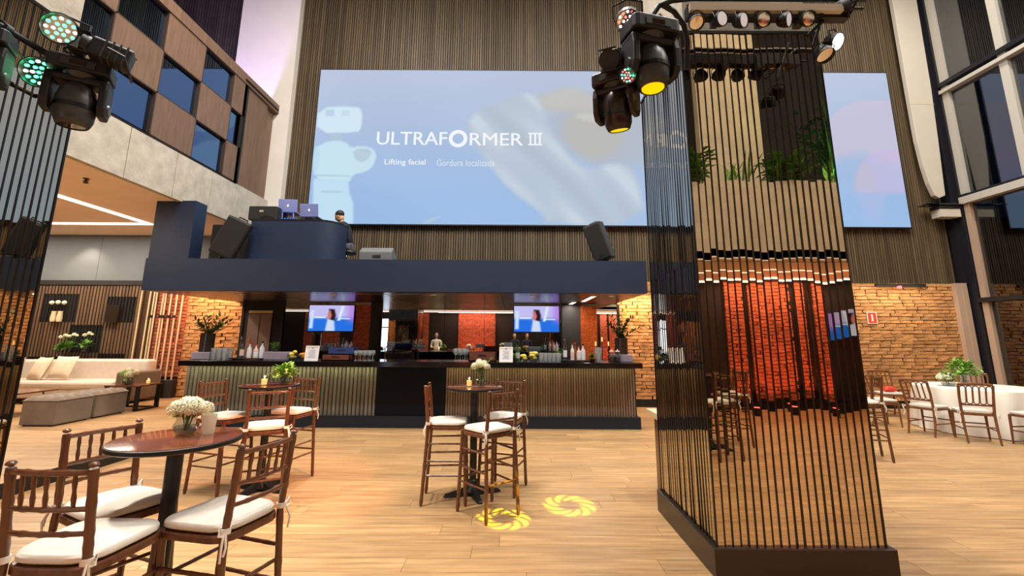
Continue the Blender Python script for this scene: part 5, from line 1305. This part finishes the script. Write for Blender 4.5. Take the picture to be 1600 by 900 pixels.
def standing(label, loc, rz, topm, legm, hairm='hair', long_hair=False, dress=False, hold=False):
    t = thing('person', label, 'person', loc, rz)
    V = [(0, 0, .92, .14, .10), (0, 0, 1.10, .125, .09), (0, 0, 1.32, .155, .10), (0, 0, 1.43, .09, .07), (0, 0, 1.48, .05),
         (.19, 0, 1.36, .06), (.24, .02, 1.10, .047), (.16 if hold else .25, -.16 if hold else -.03, 1.06 if hold else .86, .035),
         (-.19, 0, 1.36, .06), (-.24, .02, 1.10, .047), (-.16 if hold else -.25, -.16 if hold else -.03, 1.06 if hold else .86, .035)]
    skin_mesh('top', V, [(0, 1), (1, 2), (2, 3), (3, 4), (2, 5), (5, 6), (6, 7), (2, 8), (8, 9), (9, 10)], M[topm], t)
    V = [(0, 0, .92, .14, .10), (.09, 0, .86, .085), (.10, -.01, .48, .065), (.10, .01, .08, .045), (-.09, 0, .86, .085), (-.10, -.01, .48, .065), (-.10, .01, .08, .045)]
    skin_mesh('trousers', V, [(0, 1), (1, 2), (2, 3), (0, 4), (4, 5), (5, 6)], M[legm], t)
    for x in (.1, -.1): MB().tube([(x, .04, .04), (x, -.06, .04), (x, -.16, .025)], [.045, .045, .03], 10).build('shoe', M['black'], t, True)
    MB().tube([(0, 0, 1.44), (0, -.01, 1.54)], .048, 10).build('neck', M['skin'], t, True)
    head_part(t, (0, -.02, 1.62), 0, 0, hairm, long_hair)
    for s in (-1, 1):
        if hold: hand_part(t, (s*.16, -.16, 1.06), (-s*.7, -.6, .2), (0, 0, 1))
        else: hand_part(t, (s*.25, -.03, .86), (0, -.1, -1), (s, 0, 0))
    return t
M['cream_top'] = mat('cream_blouse', (230, 216, 180), .8); M['gold_skirt'] = mat('gold_trousers', (206, 170, 96), .7)
standing('woman in cream blouse with long dark hair seen in the bar mirror', (-3.45, .6, 0), PI, 'cream_top', 'gold_skirt', 'hair', True, hold=True)
standing('person in black shirt behind the camera seen in the bar mirror', (.15, -.45, 0), PI, 'shirt', 'pants')
standing('person in dark clothes further right behind the camera, mirror only', (.75, -.5, 0), PI-.3, 'shirt', 'shirt')

pu = thing('purple_uplight', 'purple led bar behind the cabinet lighting the white pilaster', 'light', (-7.1, 10.3, 4.3))
MB().bx(-.3, .3, -.05, .05, 0, .08).build('body', M['matblack'], pu); M['ledp'] = emis('purple_led', (150, 110, 255), 5); MB().bx(-.28, .28, -.04, .04, .08, .085).build('lens', M['ledp'], pu)
light('lamp_glow', 'AREA', (-7.2, 10.35, 4.42), (-7.3, 11.0, 9.0), 1000, (.5, .36, 1), .6, .08, parent=pu)

# ------------------------------------------------------------------ things standing on the bar
BZ = 1.15
def bxw(px): return (px-802)*.01172
def tall_plant(label, x, y, vh, vr, vm, h, n, seed, block):
    rnd = random.Random(seed); z0 = BZ
    if block:
        o = MB().bx(-.17, .17, -.15, .15, 0, .13).build('stone_block', M['lilac'], None, loc=(x, y, BZ), bevel=.008); tag(o, block, 'plinth', 'stone plinths on the bar ends'); z0 += .131
    t = thing('vase_plant', label, 'plant', (x, y, z0))
    MB().lathe([(0, 0), (vr, 0), (vr, vh), (vr*.93, vh), (vr*.93, vh*.85), (0, vh*.85)], n=22).build('vase', M[vm], t, True)
    for k in range(n):
        a = rnd.uniform(0, 2*PI); e = rnd.uniform(.15, .75) if k else .9; L = h*rnd.uniform(.6, 1)
        p0 = Vector((0, 0, vh*.8)); pts = [p0]; d = Vector((math.cos(a)*e, math.sin(a)*e*.6, 1)).normalized()
        for q in range(6): d = (d+Vector((math.cos(a)*.07, 0, -.05))).normalized(); pts.append(pts[-1]+d*L/6)
        b = MB(); b.tube(pts, [.008-.001*i for i in range(7)], 5)
        for q in range(1, 7):
            dd = (pts[q]-pts[q-1]).normalized(); sd = dd.cross(Vector((0, 1, 0))).normalized()
            for s in (-1, 1): leaf(b, pts[q]-dd*L*.04, sd*s+dd*.9, .085, .02, .15); leaf(b, pts[q]-dd*L*.1, sd*s*.6+dd*.9+Vector((0, -.5, 0)), .075, .018, .15)
        b.build('branch', M['leafdark'], t)
    return t
tall_plant('dark vase of glossy green branches at the bar left end', bxw(322), 8.6, .33, .12, 'darkglass', .50, 9, 1, 'pale stone plinth under the plant at the bar left end')
tall_plant('glass vase of long green branches at the bar right end', bxw(975), 8.6, .30, .12, 'darkglass', .55, 9, 2, 'pale stone plinth under the vase at the bar right end')
def bottle(label, x, y, h, r, body, cap, lab=None, z=BZ, grp=None):
    t = thing('bottle', label, 'bottle', (x, y, z), group=grp)
    MB().lathe([(0, 0), (r, 0), (r, h*.55), (r*.85, h*.64), (r*.38, h*.74), (r*.36, h*.93), (0, h*.93)], n=16).build('body', M[body], t, True)
    MB().lathe([(r*.42, h*.9), (r*.42, h), (0, h)], n=12).build('cap', M[cap], t, True)
    if lab: MB().lathe([(r*1.01, h*.14), (r*1.015, h*.16), (r*1.015, h*.44), (r*1.01, h*.46)], n=16).build('label', M[lab], t, True)
    return t
def tray(label, x0, x1, y, z=BZ):
    t = thing('tray', label, 'tray', ((x0+x1)/2, y, z)); w = (x1-x0)/2
    MB().prism(rrect(-w, w, -.13, .13, .03), .012, .022).build('plate', M['matblack'], t)
    MB().tube([(a, b, .026) for a, b in rrect(-w, w, -.13, .13, .03)], .006, 5, closed=True).build('rim', M['matblack'], t, True)
    for sx in (-1, 1): MB().bx(sx*w*.8-.01, sx*w*.8+.01, -.1, .1, 0, .012).build('foot', M['matblack'], t)
tray('black tray of liqueur bottles at the bar left side', bxw(366), bxw(420), 8.55)
TZ_ = BZ+.023
for i, (px, h, r, bd, cp_, lb_, dy, ll) in enumerate(((376, .38, .034, 'glass', 'chrome', None, .04, 'tall clear bottle at the left of the left tray'), (383, .34, .036, 'glass', 'gap', 'pinkw', -.04, 'clear bottle with pink label on the left tray'),
      (389, .35, .032, 'liquor', 'red', 'paper', .06, 'amber bottle with red cap at the back of left tray'), (394, .28, .04, 'bottlew', 'red', 'paper', -.03, 'white bottle with red cap on the left tray'),
      (400, .24, .042, 'pinkw', 'chrome', None, .05, 'squat pink bottle on the left tray'), (405, .25, .04, 'pinkw', 'red', 'paper', -.05, 'pink bottle with red stopper on the left tray'),
      (412, .30, .044, 'bottlew', 'gap', 'paper', 0, 'white bottle with black stopper at right of left tray'))):
    bottle(ll, bxw(px), 8.55+dy, h, r, bd, cp_, lb_, TZ_, 'bottles on the left bar tray')
tray('black tray of liqueur bottles at the bar right side', bxw(880), bxw(924), 8.55)
for i, (px, h, r, bd, cp_, lb_, dy, ll) in enumerate(((886, .38, .036, 'glass', 'chrome', 'paper', 0, 'tall clear bottle at the left of the right tray'), (891, .36, .03, 'darkglass', 'gap', None, .06, 'dark slim bottle on the right tray'),
      (897, .30, .034, 'bottlew', 'chrome', 'pinkw', -.04, 'white bottle with pink label on the right tray'), (902, .32, .034, 'liquor', 'red', None, .05, 'amber bottle at the back of right tray'),
      (907, .25, .04, 'pinkw', 'red', 'paper', -.03, 'squat pink bottle on the right tray'), (914, .29, .042, 'bottlew', 'gap', 'paper', 0, 'white bottle with black stopper on the right tray'))):
    bottle(ll, bxw(px), 8.55+dy, h, r, bd, cp_, lb_, TZ_, 'bottles on the right bar tray')
bottle('green wine bottle behind the picture frame right of centre', bxw(812), 8.7, .32, .038, 'leafdark', 'gap', 'paper')
wg_p = [(0, 0), (.034, 0), (.034, .004), (.006, .012), (.005, .075), (.02, .09), (.036, .115), (.038, .14), (.032, .175), (.030, .175), (.035, .14), (.033, .117), (.012, .092), (0, .09)]
tu_p = [(0, 0), (.034, 0), (.037, .09), (.042, .15), (.039, .15), (.034, .09), (.031, .01), (0, .01)]
wgm = MB().lathe(wg_p, n=16).mesh('wine_glass', M['glassw'], True); tum = MB().lathe(tu_p, n=16).mesh('tumbler', M['glassw'], True)
def glasses(me, nm, label, x0, nx, ny, y0, grp, dx=.085, dy=.085, sc=1):
    for i in range(nx):
        for j in range(ny):
            o = bpy.data.objects.new(nm, me); COL.objects.link(o); o.location = (x0+i*dx+(j % 2)*.03, y0+j*dy, BZ); o.scale = (sc,)*3; tag(o, label, 'glass', grp)
glasses(wgm, 'wine_glass', 'stemmed glass in the cluster right of the blue box on the bar', bxw(563), 4, 3, 8.42, 'stemmed glasses by the blue box')
glasses(wgm, 'wine_glass', 'stemmed glass in the small group at the bar centre', bxw(716), 3, 2, 8.45, 'stemmed glasses at the bar centre', sc=1.25)
glasses(tum, 'tumbler', 'clear tumbler in the row left of the right bottle tray', bxw(848), 5, 3, 8.4, 'tumblers by the right tray', .075)
glasses(tum, 'tumbler', 'tall clear glass between left plant and bottle tray', bxw(343), 3, 2, 8.45, 'tall glasses by the left plant', .1, .1, 1.35)
glasses(tum, 'tumbler', 'tall glass beside the plant at the bar right end', bxw(937), 1, 1, 8.5, 'tall glass by the right plant', .1, .1, 1.7)
def frame(label, px):
    t = thing('picture_frame', label, 'frame', (bxw(px), 8.28, BZ), rot=(R(-8), 0, 0), group='white menu frames on the bar')
    b = MB(); b.bx(-.12, .12, 0, .015, 0, .02); b.bx(-.12, .12, 0, .015, .24, .26); b.bx(-.12, -.10, 0, .015, .02, .24); b.bx(.10, .12, 0, .015, .02, .24); b.build('moulding', M['signw'], t)
    MB().bx(-.10, .10, .006, .012, .02, .24).build('menu_sheet', M['paper'], t)
    b = MB()
    for k in range(7): b.bx(-.06+.01*(k % 3), .06-.012*(k % 2), .004, .007, .05+.022*k, .055+.022*k)
    b.build('print', M['grey'], t); b = MB(); b.bx(-.012, .012, .004, .007, .21, .23); b.build('crest', M['grey'], t)
    MB().bx(-.02, .02, .02, .1, 0, .012).build('easel_foot', M['signw'], t)
frame('white framed menu card left of the blue box on the bar', 499.5); frame('white framed menu card right of the bar centre', 794)
def crate(label, x0, x1, y0, y1, z0, h, m, nm='wooden_box'):
    t = thing(nm, label, 'box', ((x0+x1)/2, (y0+y1)/2, z0)); w, d = (x1-x0)/2, (y1-y0)/2; b = MB()
    b.bx(-w, w, -d, -d+.015, 0, h); b.bx(-w, w, d-.015, d, 0, h); b.bx(-w, -w+.015, -d, d, 0, h); b.bx(w-.015, w, -d, d, 0, h); b.build('sides', M[m], t)
    MB().bx(-w, w, -d, d, 0, .015).build('bottom', M[m], t)
    MB().bx(-w*.3, w*.3, -d-.004, -d, h*.55, h*.7).build('hand_slot', M['gap'], t)
    return t
crate('reddish wooden box on the bar beside the left menu card', bxw(513), bxw(556), 8.35, 8.6, BZ, .10, 'redwood')
M['bluebox'] = mat('blue_steel', (74, 96, 168), .3, metal=.5)
crate('blue metal box standing on the reddish wooden box', bxw(518), bxw(560), 8.45, 8.7, BZ+.101, .12, 'bluebox', 'metal_box')
crate('wooden box on the bar right of the centre glasses', bxw(736), bxw(778), 8.45, 8.7, BZ, .16, 'redwood')
o = MB().bx(-.24, .24, -.1, .1, 0, .14).build('stone_trough', M['lilac'], None, loc=(bxw(439), 8.55, BZ), bevel=.008); tag(o, 'long pale stone trough with herbs on the bar left side', 'trough')
def herb(label, px, y, z, m='leaf', r=.11):
    t = thing('herb_pot', label, 'plant', (bxw(px), y, z)); MB().lathe([(0, 0), (.05, 0), (.06, .05), (0, .05)], n=14).build('pot', M['darkglass'], t, True); b = MB()
    for k in range(90):
        a = random.uniform(0, 2*PI); e = random.uniform(.1, 1.5); d = Vector((math.cos(a)*math.cos(e), math.sin(a)*math.cos(e), math.sin(e))); leaf(b, Vector((0, 0, .06))+d*random.uniform(0, r), d, .04, .014, .3)
    tag(b.build('foliage', M[m], t), kind='stuff')
herb('bushy green herb pot on the stone trough', 432, 8.55, BZ+.141, r=.10); herb('bushy green herb pot beside the right bottle tray', 879, 8.72, BZ, r=.17)
herb('small green posy right of the right bottle tray', 927, 8.5, BZ, r=.07); herb('small green sprigs before the green bottle', 806, 8.4, BZ, 'leaflime', .06)
def fruit_bowl(label, px, y, m, n, rb, fl):
    t = thing('glass_bowl', label, 'bowl', (bxw(px), y, BZ))
    MB().lathe([(0, 0), (rb*.5, 0), (rb*.9, rb*.5), (rb, rb*1.05), (rb*.96, rb*1.05), (rb*.86, rb*.52), (rb*.45, .012), (0, .012)], n=22).build('bowl', M['glass'], t, True)
    for k in range(n):
        a = k*2.4; q = rb*.55*math.sqrt((k % 5)/5); o = MB(); blob(o, (0, 0, 0), .035, 6, (1.1, 1, .95))
        o = o.build(fl, M[m], None, True, (bxw(px)+q*math.cos(a), y+q*math.sin(a), BZ+.05+.045*(k//4)), (0, a, a)); tag(o, fl+' piled in the '+label, 'fruit', fl+'s in the '+label)
fruit_bowl('glass bowl with lemons left', 462, 8.5, 'lemon', 9, .10, 'lemon'); fruit_bowl('glass bowl with oranges left', 481, 8.48, 'orange', 8, .10, 'orange')
fruit_bowl('glass bowl with lemons right', 822, 8.42, 'lemon', 7, .09, 'lemon'); fruit_bowl('tall glass bowl with lemons right', 837, 8.52, 'lemon', 12, .11, 'lemon')
cd_ = thing('candelabra', 'black candle stand left of the right bar plant', 'candle holder', (bxw(947), 8.72, BZ))
MB().lathe([(.06, 0), (.05, .01), (.008, .02), (.008, .36)], n=12).build('stem', M['matblack'], cd_, True); MB().tube([(-.12, 0, .28), (0, 0, .24), (.12, 0, .28)], .007, 6).build('arm', M['matblack'], cd_, True)
for x in (-.12, 0, .12): MB().lathe([(.012, 0), (.012, .07), (0, .08)], (x, 0, .28 if x else .36), 8).build('candle', M['candle'], cd_, True)
for k, x in enumerate((956, 965)):
    t = thing('glass_jar', 'lidded glass jar with dark sweets beside right plinth, '+('left one' if k == 0 else 'right one'), 'jar', (bxw(x), 8.4, BZ))
    MB().lathe([(0, 0), (.05, 0), (.055, .02), (.055, .14), (.04, .16), (.04, .18)], n=16).build('jar', M['glass'], t, True); MB().lathe([(0, .005), (.045, .008), (.048, .09), (0, .1)], n=14).build('sweets', M['cabdark'], t, True)
    MB().lathe([(.044, .18), (.044, .195), (.01, .205), (.012, .225), (0, .23)], n=14).build('lid', M['pinkw'], t, True)
# machines on the back bar
cm = thing('coffee_machine', 'black coffee machine on the back bar left of centre', 'machine', (-2.55, 10.55, 1.02))
MB().bx(-.3, .3, 0, .3, 0, .2).build('body', M['matblack'], cm, bevel=.02); MB().bx(-.28, .28, -.02, .1, .18, .24).build('cup_rail', M['chrome'], cm, bevel=.01)
for x in (-.12, .12): MB().tube([(x, 0, .12), (x, -.08, .12), (x, -.14, .11)], .015, 8).build('filter_handle', M['matblack'], cm, True)
MB().tube([(-.32, .1, .0), (-.34, .1, .28), (-.26, .06, .36), (-.18, 0, .34)], .012, 8).build('steam_pipe', M['chrome'], cm, True)
sk = thing('speed_rack', 'dark steel bottle rack on the back bar', 'rack', (-.75, 10.62, 1.02)); MB().bx(-.35, .35, -.06, .1, 0, .09).build('rail', M['gunmetal'], sk, bevel=.01)
MB().bx(-.35, .35, .1, .14, 0, .18).build('splash_back', M['matblack'], sk)
